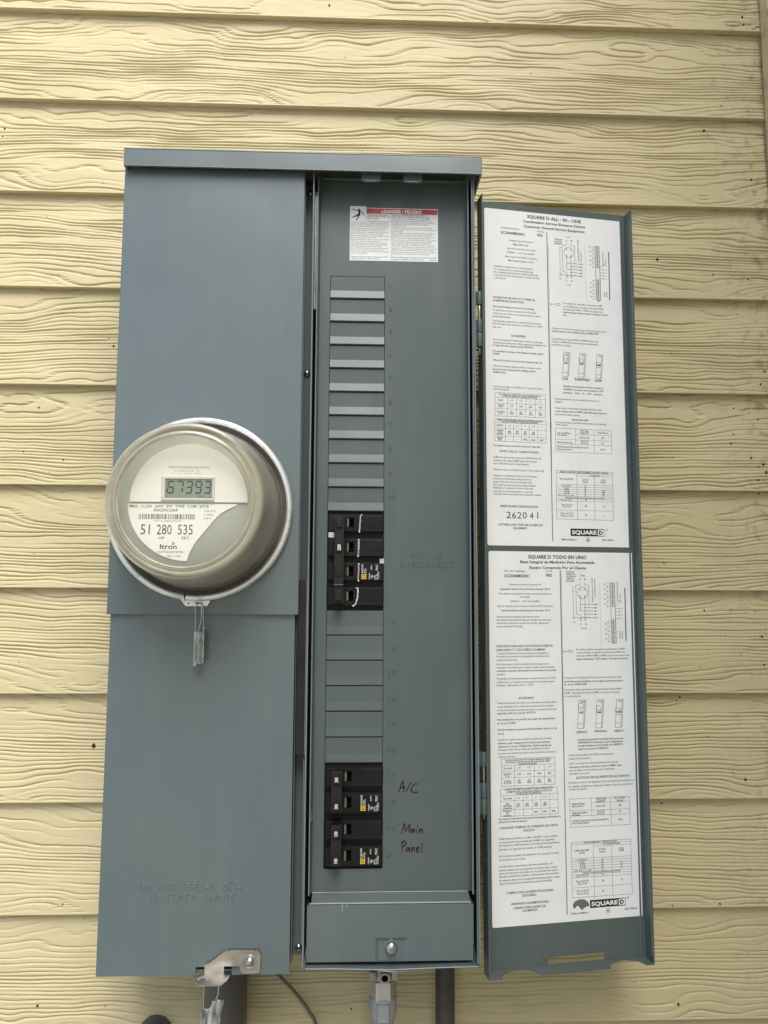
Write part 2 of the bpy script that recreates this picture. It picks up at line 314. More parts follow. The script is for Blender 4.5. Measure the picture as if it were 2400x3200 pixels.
TEXT_EN=[
(2.24, 4.73, 2.9, 'T', 'SQUARE D ALL - IN - ONE'),
(2.05, 4.92, 2.67, 'S', 'Combination Service Entrance Device'),
(2.08, 4.89, 2.45, 'S', 'Customer Owned Service Equipment'),
(1.03, 1.9, 2.29, 'N', 'Catalog Number'),
(1.03, 2.12, 2.07, 'T2', 'SC2040M200C'),
(2.68, 3.01, 2.27, 'N', 'Series'),
(2.68, 2.94, 2.1, 'T2', '002'),
(1.4, 2.5, 1.75, 'N', 'Raintight type 3R enclosure'),
(1.59, 2.28, 1.58, 'B', 'Mains 200 A max.'),
(1.31, 2.58, 1.39, 'N', 'See service disconnect for rating'),
(1.3, 2.56, 1.21, 'N', '120/240 V~  1 Ø 3 wire 50-60Hz'),
(1.23, 2.66, 1.02, 'N', 'Meter socket rated 200 A continuous'),
(1.35, 2.53, 0.85, 'B', 'Max. branch breaker - 150 A.'),
(0.7, 2.47, 0.55, 'N', 'Suitable for underground or overhead service.'),
(0.7, 2.47, 0.41, 'N', 'For overhead service, remove line phase lugs'),
(0.7, 2.69, 0.29, 'N', 'from underground pull section. Relocate phase lugs'),
(0.7, 2.76, 0.16, 'N', 'to bus bars in top of meter section. Torque wire nuts'),
(0.7, 1.24, 0.03, 'N', 'to 50-75 lbs-in.'),
(0.65, 2.54, -0.83, 'H', 'SUITABLE FOR USE WITH 75°C COPPER OR'),
(0.65, 2.01, -0.97, 'H', 'ALUMINUM LINE CONDUCTORS'),
(0.64, 2.5, -1.23, 'B', 'See branch breakers for branch wire ratings.'),
(0.64, 2.57, -1.39, 'N', 'To disconnect all load conductors from the supply'),
(0.64, 2.75, -1.53, 'N', 'conductors, turn off all circuit breaker switches marked'),
(0.64, 1.43, -1.66, 'B', 'service disconnect.'),
(0.64, 2.78, -1.86, 'N', 'Line terminals suitable for no. 6 AWG to 250 kcmil wire'),
(0.63, 2.85, -1.98, 'N', 'Branch breaker load conductors are limited to no. 1 AWG'),
(3.8, 5.65, -0.85, 'N', 'Two single pole, one plug-on space type HOMT'),
(3.8, 5.68, -0.99, 'N', 'or one single pole, one plug-on space type HOM.'),
(3.8, 5.63, -1.12, 'N', 'Two pole type HOM or HOMT may plug-on two'),
(3.8, 5.9, -1.25, 'B', 'adjacent spaces. Branch breaker is limited to 150 A'),
(3.79, 3.97, -1.38, 'B', 'max.'),
(4.05, 4.22, 2.15, 'N', 'Line'),
(3.47, 3.82, 2.0, 'B', 'Alternate'),
(3.47, 3.81, 1.9, 'B', 'main lug'),
(3.47, 3.79, 1.81, 'B', 'position'),
(4.02, 4.2, -0.01, 'N', 'Line'),
(4.0, 4.07, 1.97, 'B', 'A'),
(4.22, 4.28, 1.98, 'B', 'B'),
(3.71, 3.76, 1.63, 'B', 'N'),
(3.68, 3.74, 0.24, 'B', 'N'),
(3.96, 4.02, 0.17, 'B', 'A'),
(4.2, 4.26, 0.16, 'B', 'B'),
(0.63, 1.01, -2.13, 'N', 'max. wire.'),
(1.43, 2.08, -2.46, 'H', 'ACCESSORIES'),
(0.63, 2.84, -2.67, 'N', 'All unused neutral terminals may be used for terminating'),
(0.63, 3.01, -2.8, 'N', 'equipment grounding wires. When separate grounding bar kit'),
(0.62, 2.42, -2.92, 'B', 'is required order catalog number PK7GTA.'),
(0.62, 2.88, -3.17, 'B', 'For semi-flush mounting, order flange kit catalog number'),
(0.62, 0.93, -3.29, 'B', 'SC200F.'),
(0.62, 2.82, -3.56, 'B', 'When DH lock kit is required, order catalog number DJ.'),
(0.61, 2.75, -3.81, 'N', 'When a barrel lock sealing provision is required, order'),
(0.61, 2.51, -3.95, 'B', 'barrel lock mounting bracket catalog number'),
(0.61, 1.18, -4.08, 'B', 'SCBRLLOCK.'),
(0.62, 2.81, -4.69, 'N', 'Use UL listed raintight or liquidtight hubs for conduit entry above'),
(0.61, 1.34, -4.8, 'N', 'current carrying parts.'),
(0.88, 2.71, -5.01, 'B', 'If no sealing ring is required, other circuits supported by service'),
(1.01, 2.55, -5.08, 'B', 'conduit, through factory opening use following:'),
(0.83, 1.04, -5.26, 'B', 'Conduit'),
(1.32, 1.5, -5.26, 'N', '1-1/4"'),
(1.75, 1.9, -5.26, 'N', '1-1/2"'),
(2.22, 2.28, -5.25, 'N', '2"'),
(2.61, 2.75, -5.25, 'N', '2-1/2"'),
(0.81, 1.08, -5.47, 'B', 'Square D'),
(0.85, 1.04, -5.54, 'B', 'Cat. No.'),
(1.34, 1.49, -5.5, 'B', 'A125'),
(1.75, 1.9, -5.5, 'B', 'A150'),
(2.17, 2.33, -5.5, 'B', 'A200'),
(2.61, 2.76, -5.5, 'B', 'A250'),
(0.78, 1.1, -5.75, 'B', 'Or Bonded'),
(0.81, 1.04, -5.83, 'B', 'Cat. No.'),
(1.35, 1.48, -5.74, 'B', 'AS*'),
(1.33, 1.51, -5.82, 'B', '125HS'),
(1.76, 1.88, -5.74, 'B', 'AS*'),
(1.74, 1.91, -5.82, 'B', '150HS'),
(2.19, 2.31, -5.73, 'B', 'AS*'),
(2.17, 2.34, -5.82, 'B', '200HS'),
(2.61, 2.73, -5.72, 'B', 'AS*'),
(2.6, 2.77, -5.81, 'B', '250HS'),
(3.27, 5.78, -2.0, 'N', 'A Square D UL listed secondary surge arrestor may plug on two'),
(3.27, 5.42, -2.12, 'B', 'adjacent spaces; order catalog number HOM2175SB.'),
(3.26, 5.41, -2.46, 'N', 'Use only Square D types HOM or HOMT branch circuit'),
(3.26, 5.39, -2.59, 'N', 'breakers, HOMR service disconnects and replacement'),
(3.25, 4.13, -2.72, 'N', 'parts with this product.'),
(3.87, 4.0, -3.11, 'B', 'ON'),
(3.81, 3.97, -3.49, 'B', 'OFF'),
(4.6, 4.72, -3.11, 'B', 'ON'),
(4.54, 4.68, -3.49, 'B', 'OFF'),
(5.4, 5.51, -3.1, 'B', 'ON'),
(5.33, 5.48, -3.49, 'B', 'OFF'),
(3.71, 3.96, -4.19, 'K', 'ON'),
(4.24, 4.97, -4.19, 'K', 'TRIPPED'),
(5.19, 5.53, -4.19, 'K', 'OFF'),
(3.73, 5.58, -4.51, 'B', 'Handle at mid-position shows breaker is'),
(3.74, 5.57, -4.65, 'B', 'TRIPPED. To reset, move handle to OFF'),
(3.73, 5.55, -4.79, 'B', 'position,   then   to   ON   position.'),
(3.36, 5.37, -5.08, 'N', 'Remove twistouts only as needed when circuits are'),
(3.36, 3.68, -5.21, 'N', 'installed.'),
(3.35, 5.49, -5.47, 'N', 'Close unused circuit breaker openings with filler plates;'),
(3.35, 5.72, -5.61, 'B', 'order catalog number HOMFP. Each filler plate closes one'),
(3.35, 4.47, -5.75, 'N', 'pole branch breaker opening.'),
(4.1, 4.85, -5.94, 'H', 'Lug torque data'),
(3.36, 5.67, -6.09, 'N', 'See circuit breakers and field installed units for wire binding'),
(3.35, 3.9, -6.19, 'N', 'screw torques.'),
(0.77, 2.78, -6.11, 'B', 'WHEN A HUB IS REQUIRED FOR SERVICE ENTRANCE CONDUIT'),
(0.98, 2.57, -6.18, 'B', 'THE HUB TOP OPENING, CHOOSE HUB AS REQUIRED'),
(0.74, 1.03, -6.34, 'B', 'CONDUIT'),
(1.23, 1.38, -6.34, 'N', '1-1/4"'),
(1.58, 1.73, -6.34, 'N', '1-1/2"'),
(1.97, 2.03, -6.33, 'N', '2"'),
(2.28, 2.45, -6.33, 'N', '2-1/2"'),
(2.7, 2.76, -6.34, 'N', '3"'),
(0.74, 1.04, -6.55, 'B', 'ADAPTER'),
(0.81, 0.98, -6.62, 'B', 'PLATE'),
(0.74, 1.03, -6.7, 'B', 'REQUIRED'),
(1.24, 1.37, -6.58, 'B', 'ARP'),
(1.23, 1.39, -6.66, 'B', '00125'),
(1.58, 1.72, -6.58, 'B', 'ARP'),
(1.57, 1.73, -6.67, 'B', '00150'),
(1.93, 2.06, -6.58, 'B', 'ARP'),
(1.92, 2.07, -6.67, 'B', '00200'),
(2.31, 2.43, -6.58, 'B', 'ARP'),
(2.28, 2.44, -6.66, 'B', '00250'),
(2.68, 2.77, -6.63, 'N', '—'),
(0.76, 1.01, -6.86, 'B', '400A HUB'),
(0.8, 0.96, -6.94, 'B', 'SIZE'),
(1.25, 1.35, -6.9, 'N', '—'),
(1.58, 1.69, -6.9, 'N', '—'),
(1.9, 2.1, -6.9, 'B', '400SL'),
(2.26, 2.45, -6.91, 'B', '250SL'),
(2.63, 2.81, -6.9, 'B', '400SL'),
(0.59, 2.68, -7.19, 'B', 'For replacement parts, contact the local Square D sales office.'),
(0.87, 2.57, -7.43, 'H', 'SHORT CIRCUIT CURRENT RATING'),
(0.59, 2.69, -7.68, 'N', '10,000 rms symmetrical amperes at 120/240 volts AC'),
(0.59, 2.48, -7.82, 'N', 'maximum with types HOMR service disconnects'),
(0.59, 2.14, -7.95, 'N', 'and 10,000 AIR branch circuit breakers.'),
(0.58, 2.82, -8.2, 'N', 'Watthour meter not included in short circuit current rating.'),
(0.58, 2.49, -8.45, 'N', 'Additional or replacement branch circuit breakers'),
(0.58, 2.26, -8.58, 'N', 'must have an interrupting rating equal to or'),
(0.58, 2.24, -8.71, 'N', 'greater than that of the circuit breaker with'),
(0.58, 2.43, -8.84, 'N', 'the lowest interrupting rating presently installed.'),
(0.57, 2.32, -8.96, 'N', 'Additional or replacement service disconnect'),
(0.57, 2.31, -9.1, 'N', 'must have an interrupting equal to or greater'),
(0.57, 2.66, -9.22, 'N', 'than that of the service disconnect presently installed.'),
(0.88, 2.5, -9.72, 'H', 'MEETS EUSERC SPECIFICATION'),
(1.12, 1.33, -10.08, 'X', '2'),
(1.37, 1.55, -10.09, 'X', '6'),
(1.6, 1.78, -10.09, 'X', '2'),
(1.83, 2.01, -10.08, 'X', '0'),
(2.14, 2.3, -10.09, 'X', '4'),
(2.44, 2.54, -10.07, 'X', '1'),
(0.78, 2.7, -10.48, 'H', 'SUITABLE ONLY FOR USE AS SERVICE'),
(1.42, 2.02, -10.62, 'H', 'EQUIPMENT'),
(3.42, 4.02, -6.54, 'B', 'Line Lugs (Phase'),
(3.42, 3.85, -6.63, 'B', 'and neutral)'),
(4.45, 4.85, -6.41, 'B', 'Wire range'),
(4.45, 4.84, -6.5, 'B', '(awg/kcmil)'),
(5.23, 5.74, -6.46, 'B', 'Torque lbs.-in.'),
(4.41, 4.88, -6.71, 'B', '6-350 CU-AL'),
(5.42, 5.55, -6.69, 'B', '250'),
(3.41, 4.09, -6.94, 'B', 'Neutral ground lug'),
(4.48, 4.83, -6.86, 'B', '1/0-14 CU'),
(4.48, 4.83, -6.95, 'B', '1/0-12 AL'),
(5.42, 5.52, -6.92, 'B', '50'),
(3.41, 4.84, -7.13, 'B', 'Neutral ground lug mounting screws to'),
(3.41, 4.06, -7.24, 'B', 'lineman neutral bar'),
(5.36, 5.57, -7.19, 'B', '15-20'),
(3.53, 5.69, -8.21, 'B', 'BRANCH NEUTRAL AND EQUIPMENT GROUND TORQUE'),
(4.86, 5.31, -8.32, 'B', 'Torque lbs-in'),
(3.48, 4.1, -8.5, 'B', 'Wire range (AWG)'),
(4.52, 4.79, -8.51, 'B', '5/16-24'),
(4.53, 4.76, -8.61, 'B', 'Slotted'),
(5.37, 5.57, -8.51, 'B', '10-32'),
(5.34, 5.57, -8.6, 'B', 'Screws'),
(3.59, 3.98, -8.79, 'B', 'One 14-10 CU'),
(3.69, 3.9, -8.9, 'B', '12-10 AL'),
(3.69, 3.91, -8.99, 'B', '8 CU'),
(3.7, 3.93, -9.09, 'B', '6-4 AL'),
(3.43, 4.12, -9.2, 'B', '3-2 CU 1-1/0'),
(3.74, 5.5, -9.29, 'B', 'Number of wires permitted per terminal'),
(3.51, 4.02, -9.39, 'B', 'Two 14-12 CU'),
(4.61, 4.67, -8.78, 'B', '36'),
(4.6, 4.67, -8.88, 'B', '36'),
(4.6, 4.67, -8.98, 'B', '40'),
(4.6, 4.66, -9.07, 'B', '45'),
(4.6, 4.66, -9.18, 'B', '50'),
(5.41, 5.51, -8.98, 'B', '20'),
(5.41, 5.51, -9.07, 'B', '25'),
(5.41, 5.5, -9.16, 'B', '35'),
(4.61, 4.69, -9.37, 'B', '30'),
(3.54, 4.05, -9.59, 'B', 'Two 14-10 CU'),
(3.6, 3.97, -9.67, 'B', 'Two 12 AL'),
(4.59, 4.7, -9.63, 'B', '30'),
(5.42, 5.5, -9.64, 'B', '12'),
(3.5, 4.08, -9.96, 'B', 'Three 14-10 CU'),
(3.49, 4.06, -10.06, 'B', 'Three 12-10 AL'),
(4.59, 4.69, -10.01, 'B', '30'),
(5.41, 5.51, -10.02, 'N', '—'),
(5.52, 5.59, -10.62, 'B', 'TM'),
(3.53, 4.19, -11.05, 'B', 'Made in Mexico'),
(5.32, 5.85, -11.05, 'B', '40271-998-03'),
(4.66, 4.75, -11.06, 'B', 'B'),
]
TEXT_ES=[
(2.05, 4.61, -11.79, 'T', 'SQUARE D TODO EN UNO'),
(1.7, 4.97, -12.0, 'S', 'Base Integral de Medición Para Acometida'),
(2.09, 4.58, -12.23, 'S', 'Equipo Comprado Por el Cliente'),
(1.01, 1.9, -12.38, 'N', 'No. De Catálogo'),
(1.01, 2.1, -12.58, 'T2', 'SC2040M200C'),
(2.81, 3.08, -12.37, 'N', 'Serie'),
(2.8, 3.07, -12.54, 'T2', '002'),
(1.21, 2.58, -12.93, 'N', 'Gabinete a prueba de lluvia tipo 3R'),
(0.8, 2.99, -13.11, 'B', 'Capacidad nominal máx. de la línea principal: 200 A'),
(0.76, 3.03, -13.3, 'N', 'Para obtener la capacidad nominal vea la desconexión de'),
(1.68, 2.09, -13.43, 'N', 'acometida.'),
(1.25, 2.52, -13.61, 'N', '120/240 V~  1 Ø 3 hilos 50-60Hz'),
(0.7, 3.09, -13.8, 'N', 'Base de medición para corriente nominal de 200 A continuos'),
(0.84, 2.97, -13.98, 'B', 'Capacidad máxima del interruptor derivado: 150 A'),
(0.66, 2.5, -14.23, 'N', 'Adecuado para acometida subterránea o aérea.'),
(0.65, 3.0, -14.36, 'N', 'Reinstale las terminales de sujeción de fase a las barras de'),
(0.65, 2.88, -14.49, 'N', 'distribución arriba de la sección del medidor. Apriete las'),
(0.65, 1.76, -14.62, 'N', 'tuercas hasta 50-75 lbs-pulg.'),
(0.63, 3.04, -15.41, 'H', 'ADECUADO PARA USAR CON CONDUCTORES DE'),
(0.63, 2.72, -15.56, 'H', 'LINEA PARA 75° C DE COBRE O ALUMINIO'),
(0.64, 2.84, -15.7, 'N', 'Consulte la información de los interruptores automáticos'),
(0.64, 2.9, -15.82, 'N', 'derivados, para obtener las capacidades nominales de los'),
(0.64, 1.52, -15.96, 'N', 'conductores derivados.'),
(0.63, 2.84, -16.13, 'N', 'Para desconectar todos los conductores de carga de los'),
(0.63, 3.11, -16.26, 'N', 'conductores de alimentación, coloque la palanca del interruptor'),
(4.31, 4.53, -12.54, 'N', 'Línea'),
(3.7, 4.05, -12.39, 'B', 'Posición'),
(3.7, 4.08, -12.48, 'B', 'alterna de'),
(3.7, 4.13, -12.57, 'B', 'terminal de'),
(3.69, 4.03, -12.66, 'B', 'sujeción'),
(3.69, 4.04, -12.76, 'B', 'principal'),
(4.28, 4.34, -12.7, 'B', 'A'),
(4.49, 4.55, -12.7, 'B', 'B'),
(3.97, 4.02, -13.05, 'B', 'N'),
(3.98, 4.03, -14.46, 'B', 'N'),
(4.26, 4.32, -14.54, 'B', 'A'),
(4.5, 4.56, -14.54, 'B', 'B'),
(4.32, 4.55, -14.71, 'N', 'Línea'),
(4.06, 6.31, -15.57, 'N', 'Dos polos sencillos, un espacio de enchufe tipo HOMT o'),
(4.08, 6.24, -15.7, 'N', 'un polo sencillo, un espacio de enchufe tipo HOM. Dos'),
(4.08, 6.42, -15.83, 'N', 'polos tipo HOM, HOMA y HOMT podrán conectarse en dos'),
(4.07, 6.37, -15.96, 'B', 'lugares adyacentes. 150 A máximo interruptor derivado.'),
(0.64, 3.18, -16.39, 'B', 'automático marcado desconexión de acometida en la posición'),
(0.64, 1.01, -16.53, 'N', 'de abierto.'),
(0.64, 3.16, -16.7, 'N', 'Terminales de línea adecuadas para conductores de no. 6 AWG'),
(0.64, 3.08, -16.84, 'N', 'a 250 kcmil. Los conductores de carga de un interruptor serán'),
(0.64, 2.19, -16.96, 'N', 'limitados a cable máximo de no. 1 AWG.'),
(1.53, 2.19, -17.48, 'H', 'ACCESORIOS'),
(0.64, 3.17, -17.66, 'N', 'Todas las terminales de neutro no conectadas se pueden utilizar'),
(0.64, 3.07, -17.8, 'N', 'como terminales de los cables para puesta a tierra de equipo,'),
(0.63, 3.17, -17.94, 'N', 'en caso de necesitar el accesorio de barra de puesta a tierra por'),
(0.64, 2.27, -18.06, 'B', 'separado, pida el no. de cat. PK7GTA.'),
(0.64, 3.09, -18.31, 'B', 'Para instalación a ras parcial, pida juego de acoplamiento'),
(0.64, 1.42, -18.45, 'B', 'no. de cat. SC200F.'),
(0.64, 3.15, -18.7, 'B', 'Cuando necesite un accesorio de DH enlazado, pida el no. de'),
(0.64, 0.92, -18.85, 'B', 'cat. DJ.'),
(0.65, 2.92, -19.09, 'N', 'Cuando se requiera una provisión de sellado de cerradura'),
(0.65, 2.86, -19.23, 'B', 'cilíndrica, pida receptáculo de montura de cerradura'),
(0.65, 2.9, -19.36, 'B', 'cilíndrica no. de cat. SCBRLLOCK. Utilice enchufes de'),
(0.65, 2.83, -19.48, 'N', 'conexión contra lluvia y líquido de clasificación UL para'),
(0.65, 3.08, -19.62, 'N', 'conductos de entrada que estén arriba del nivel de partes que'),
(0.65, 1.39, -19.75, 'N', 'conducen corriente.'),
(0.94, 2.88, -19.89, 'B', 'Se proporciona tapa de cierre. Cuando se abastecen de tamaños'),
(0.96, 2.83, -19.97, 'B', 'para entrada, la apertura que se cierra para quedar, utilice'),
(1.5, 2.28, -20.05, 'B', 'conductores del siguiente:'),
(0.86, 1.22, -20.2, 'B', 'Tubo conduit'),
(1.43, 1.59, -20.2, 'N', '1-1/4"'),
(1.86, 2.02, -20.2, 'N', '1-1/2"'),
(2.34, 2.4, -20.2, 'N', '2"'),
(2.73, 2.88, -20.2, 'N', '2-1/2"'),
(0.86, 1.22, -20.41, 'B', 'Square D No.'),
(0.94, 1.13, -20.49, 'B', 'De cat.'),
(1.45, 1.6, -20.45, 'B', 'A125'),
(1.86, 2.01, -20.45, 'B', 'A150'),
(2.29, 2.45, -20.45, 'B', 'A200'),
(2.72, 2.87, -20.45, 'B', 'A250'),
(0.89, 1.18, -20.7, 'B', 'O Unidos'),
(0.87, 1.2, -20.77, 'B', 'No. de cat.'),
(1.46, 1.58, -20.69, 'B', 'AS*'),
(1.45, 1.61, -20.77, 'B', '125HS'),
(1.88, 2.01, -20.69, 'B', 'AS*'),
(1.85, 2.03, -20.77, 'B', '150HS'),
(2.3, 2.43, -20.69, 'B', 'AS*'),
(2.28, 2.46, -20.77, 'B', '200HS'),
(2.73, 2.87, -20.69, 'B', 'AS*'),
(2.72, 2.89, -20.77, 'B', '250HS'),
(3.51, 6.06, -16.71, 'N', 'Un Square D de clasificación UL para choque de sobre corriente'),
(3.51, 6.1, -16.86, 'B', 'secundaria puede enchufarse en dos lugares adyacentes; pida el'),
(3.51, 4.51, -16.98, 'B', 'no. de cat. HOM2175SB.'),
(3.51, 6.05, -17.19, 'N', 'Únicamente utilice interruptores derivados Square D tipo HOM o'),
(3.51, 5.96, -17.32, 'N', 'HOMT, interruptor de servicio HOMR y las partes de repuesto'),
(3.51, 4.22, -17.45, 'N', 'con este producto.'),
(4.22, 4.36, -17.69, 'B', 'ON'),
(4.16, 4.33, -18.11, 'B', 'OFF'),
(5.01, 5.15, -17.7, 'B', 'ON'),
(4.95, 5.12, -18.12, 'B', 'OFF'),
(5.87, 6.01, -17.7, 'B', 'ON'),
(5.81, 5.98, -18.12, 'B', 'OFF'),
(3.98, 4.48, -18.89, 'H', 'CERRADO'),
(4.78, 5.33, -18.88, 'H', 'DISPARADO'),
(5.65, 6.07, -18.89, 'H', 'ABIERTO'),
(4.05, 6.05, -19.19, 'B', 'La palanca en posición intermedia indica que se ha'),
(4.06, 6.05, -19.31, 'B', 'DISPARADO el interruptor; para restablecerlo,'),
(4.06, 6.04, -19.43, 'B', 'ponga la palanca en la posición de ABIERTO,'),
(4.06, 5.39, -19.56, 'B', 'luego en la posición de CERRADO.'),
(3.65, 5.62, -19.79, 'N', 'Retire sólo las placas removibles necesarias para'),
(3.64, 4.6, -19.93, 'N', 'instalar los interruptores.'),
(3.66, 5.78, -20.12, 'N', 'Cubra con placas de relleno las aberturas sin usar de'),
(3.65, 5.94, -20.26, 'B', 'interruptor automático; pida el no. de cat. HOMFP. Cada'),
(3.65, 5.64, -20.39, 'N', 'placa de relleno cierra la abertura de un interruptor'),
(3.65, 4.53, -20.52, 'N', 'automático de un polo.'),
(3.95, 6.27, -20.69, 'H', 'DATOS DE PAR DE APRIETE DE LAS ZAPATAS'),
(3.61, 6.5, -20.87, 'N', 'Consulte los datos en las etiquetas de los interruptores automáticos y en'),
(3.62, 6.42, -21.02, 'N', 'las unidades instaladas en campo para obtener el par de apriete de los'),
(3.63, 4.4, -21.13, 'N', 'tornillos de sujeción.'),
(0.91, 2.93, -21.02, 'B', 'CUANDO SE NECESITE UN CONECTOR PARA CONDUCTOS DE'),
(0.98, 2.88, -21.12, 'B', 'ACOMETIDA POR LA PARTE FINAL SUPERIOR, SOLICITE LOS'),
(1.38, 2.45, -21.2, 'B', 'CONECTORES POR SEPARADO'),
(0.83, 1.21, -21.36, 'B', 'Tubo conduit'),
(1.39, 1.54, -21.36, 'N', '1-1/4"'),
(1.76, 1.91, -21.36, 'N', '1-1/2"'),
(2.18, 2.24, -21.36, 'N', '2"'),
(2.51, 2.67, -21.36, 'N', '2-1/2"'),
(2.92, 2.97, -21.37, 'N', '3"'),
(0.94, 1.1, -21.56, 'B', 'Placa'),
(0.83, 1.21, -21.64, 'B', 'adaptadora'),
(0.84, 1.2, -21.73, 'B', 'requerida'),
(1.4, 1.53, -21.6, 'B', 'ARP'),
(1.38, 1.55, -21.68, 'B', '00125'),
(1.77, 1.9, -21.6, 'B', 'ARP'),
(1.76, 1.92, -21.68, 'B', '00150'),
(2.15, 2.29, -21.6, 'B', 'ARP'),
(2.14, 2.3, -21.68, 'B', '00200'),
(2.52, 2.65, -21.6, 'B', 'ARP'),
(2.51, 2.68, -21.68, 'B', '00250'),
(2.9, 3.0, -21.65, 'N', '—'),
(0.82, 1.19, -21.84, 'B', 'Conector'),
(0.97, 1.06, -21.92, 'B', 'del'),
(0.85, 1.18, -22.01, 'B', 'conducto'),
(1.43, 1.53, -21.93, 'N', '—'),
(1.8, 1.9, -21.93, 'N', '—'),
(2.12, 2.3, -21.93, 'B', '400SL'),
(2.49, 2.67, -21.93, 'B', '250SL'),
(2.86, 3.04, -21.93, 'B', '400SL'),
(0.64, 3.25, -22.14, 'B', 'Para obtener la información sobre las partes de repuesto, comuníquese a la'),
(0.64, 1.84, -22.25, 'B', 'oficina local de ventas de Square D.'),
(0.68, 3.12, -22.48, 'H', 'CAPACIDAD NOMINAL DE CORRIENTE DE CORTO'),
(1.65, 2.14, -22.62, 'H', 'CIRCUITO'),
(0.64, 3.11, -22.89, 'N', '10,000 Amperes simétricos RCM a 120/240 V~ como máximo'),
(0.64, 2.95, -23.02, 'N', 'con desconexión de acometida tipo HOMR (con capacidad'),
(0.64, 3.16, -23.14, 'N', 'interruptiva de 10,000 amperes) y con interruptores automáticos'),
(0.64, 2.86, -23.29, 'N', 'derivados con capacidad interruptiva de 10,000 amperes.'),
(0.64, 3.12, -23.54, 'N', 'No se incluye el medidor de wattímetro en la capacidad nominal'),
(0.64, 1.75, -23.68, 'N', 'de corriente de corto circuito.'),
(0.64, 2.87, -23.93, 'N', 'Los interruptores automáticos derivados adicionales o de'),
(0.64, 3.08, -24.07, 'N', 'repuesto deben tener una capacidad interruptiva igual o mayor'),
(0.64, 3.07, -24.19, 'N', 'que la del interruptor automático con la capacidad interruptiva'),
(0.64, 3.11, -24.31, 'N', 'más baja actualmente instalado. La desconexión de acometida'),
(0.64, 3.17, -24.45, 'N', 'de repuesto debe tener una capacidad interruptiva igual o mayor'),
(0.65, 2.85, -24.57, 'N', 'que la desconexión de acometida actualmente instalada.'),
(0.94, 2.86, -24.94, 'H', 'CUMPLE CON LAS ESPECIFICACIONES'),
(1.58, 2.18, -25.07, 'H', 'DE EUSERC.'),
(1.11, 2.68, -25.36, 'H', 'APROPIADO SOLAMENTE PARA'),
(1.22, 2.55, -25.52, 'H', 'USARSE COMO EQUIPO DE'),
(1.58, 2.2, -25.64, 'H', 'ACOMETIDA'),
(3.73, 4.29, -21.7, 'B', 'Zapatas de línea'),
(3.74, 4.23, -21.79, 'B', '(fase y neutro)'),
(4.77, 5.23, -21.55, 'B', 'Tamaño del cable'),
(4.78, 5.18, -21.64, 'B', '(awg/kcmil)'),
(5.58, 6.06, -21.55, 'B', 'Par de apriete'),
(5.68, 5.96, -21.65, 'B', '(lbs-pulg)'),
(4.76, 5.18, -21.83, 'B', '6-350 CU-AL'),
(5.76, 5.89, -21.83, 'B', '250'),
(3.73, 4.4, -22.05, 'B', 'Zapatas de puesta a'),
(3.74, 4.07, -22.13, 'B', 'tierra neutral'),
(4.81, 5.15, -22.04, 'B', '1/0-14 CU'),
(4.82, 5.14, -22.13, 'B', '1/0-12 AL'),
(5.79, 5.87, -22.08, 'B', '50'),
(3.74, 5.31, -22.36, 'B', 'Tornillos de sujeción de terminal de sujeción de'),
(3.73, 4.44, -22.45, 'B', 'tierra de barra neutral'),
(5.73, 5.91, -22.4, 'B', '15-20'),
(4.21, 5.67, -23.22, 'B', 'NEUTRO DERIVADO Y TIERRA DE EQUIPO'),
(5.05, 5.77, -23.31, 'B', 'Par de apriete lbs-pulg'),
(3.81, 4.44, -23.51, 'B', 'Calibre del Cable'),
(4.0, 4.25, -23.61, 'B', '(AWG)'),
(4.86, 5.14, -23.51, 'B', '5/16-24'),
(4.87, 5.13, -23.61, 'B', 'Tornillo'),
(5.73, 5.93, -23.52, 'B', '10-32'),
(5.7, 5.95, -23.6, 'B', 'Tornillo'),
(3.91, 4.33, -23.88, 'B', 'Un 14-10 CU'),
(4.01, 4.23, -23.98, 'B', '12-10 AL'),
(4.02, 4.27, -24.08, 'B', '8 CU'),
(4.04, 4.28, -24.18, 'B', '6-4 AL'),
(3.76, 4.5, -24.3, 'B', '3-2 CU 1-1/0'),
(4.14, 5.76, -24.38, 'B', 'Número de cables permitidos por terminal'),
(3.86, 4.37, -24.48, 'B', 'Dos 14-12 CU'),
(4.96, 5.04, -23.91, 'B', '36'),
(4.95, 5.03, -24.01, 'B', '36'),
(4.95, 5.03, -24.11, 'B', '40'),
(4.95, 5.03, -24.2, 'B', '45'),
(4.95, 5.03, -24.3, 'B', '50'),
(5.78, 5.85, -24.05, 'B', '20'),
(5.78, 5.85, -24.15, 'B', '25'),
(5.78, 5.85, -24.25, 'B', '35'),
(4.96, 5.03, -24.49, 'B', '30'),
(3.86, 4.39, -24.69, 'B', 'Dos 14-10 CU'),
(3.93, 4.31, -24.78, 'B', 'Dos 12 AL'),
(4.95, 5.04, -24.73, 'B', '30'),
(5.79, 5.87, -24.73, 'B', '12'),
(3.86, 4.39, -25.06, 'B', 'Tres 14-10 CU'),
(3.87, 4.37, -25.16, 'B', 'Tres 12-10 AL'),
(4.95, 5.04, -25.12, 'B', '30'),
(5.76, 5.86, -25.12, 'N', '—'),
(6.01, 6.09, -25.45, 'B', 'TM'),
(3.6, 4.34, -25.89, 'B', 'Hecho en México'),
(5.9, 6.44, -25.88, 'B', '40271-998-05'),
(5.15, 5.24, -25.89, 'B', 'B'),
]
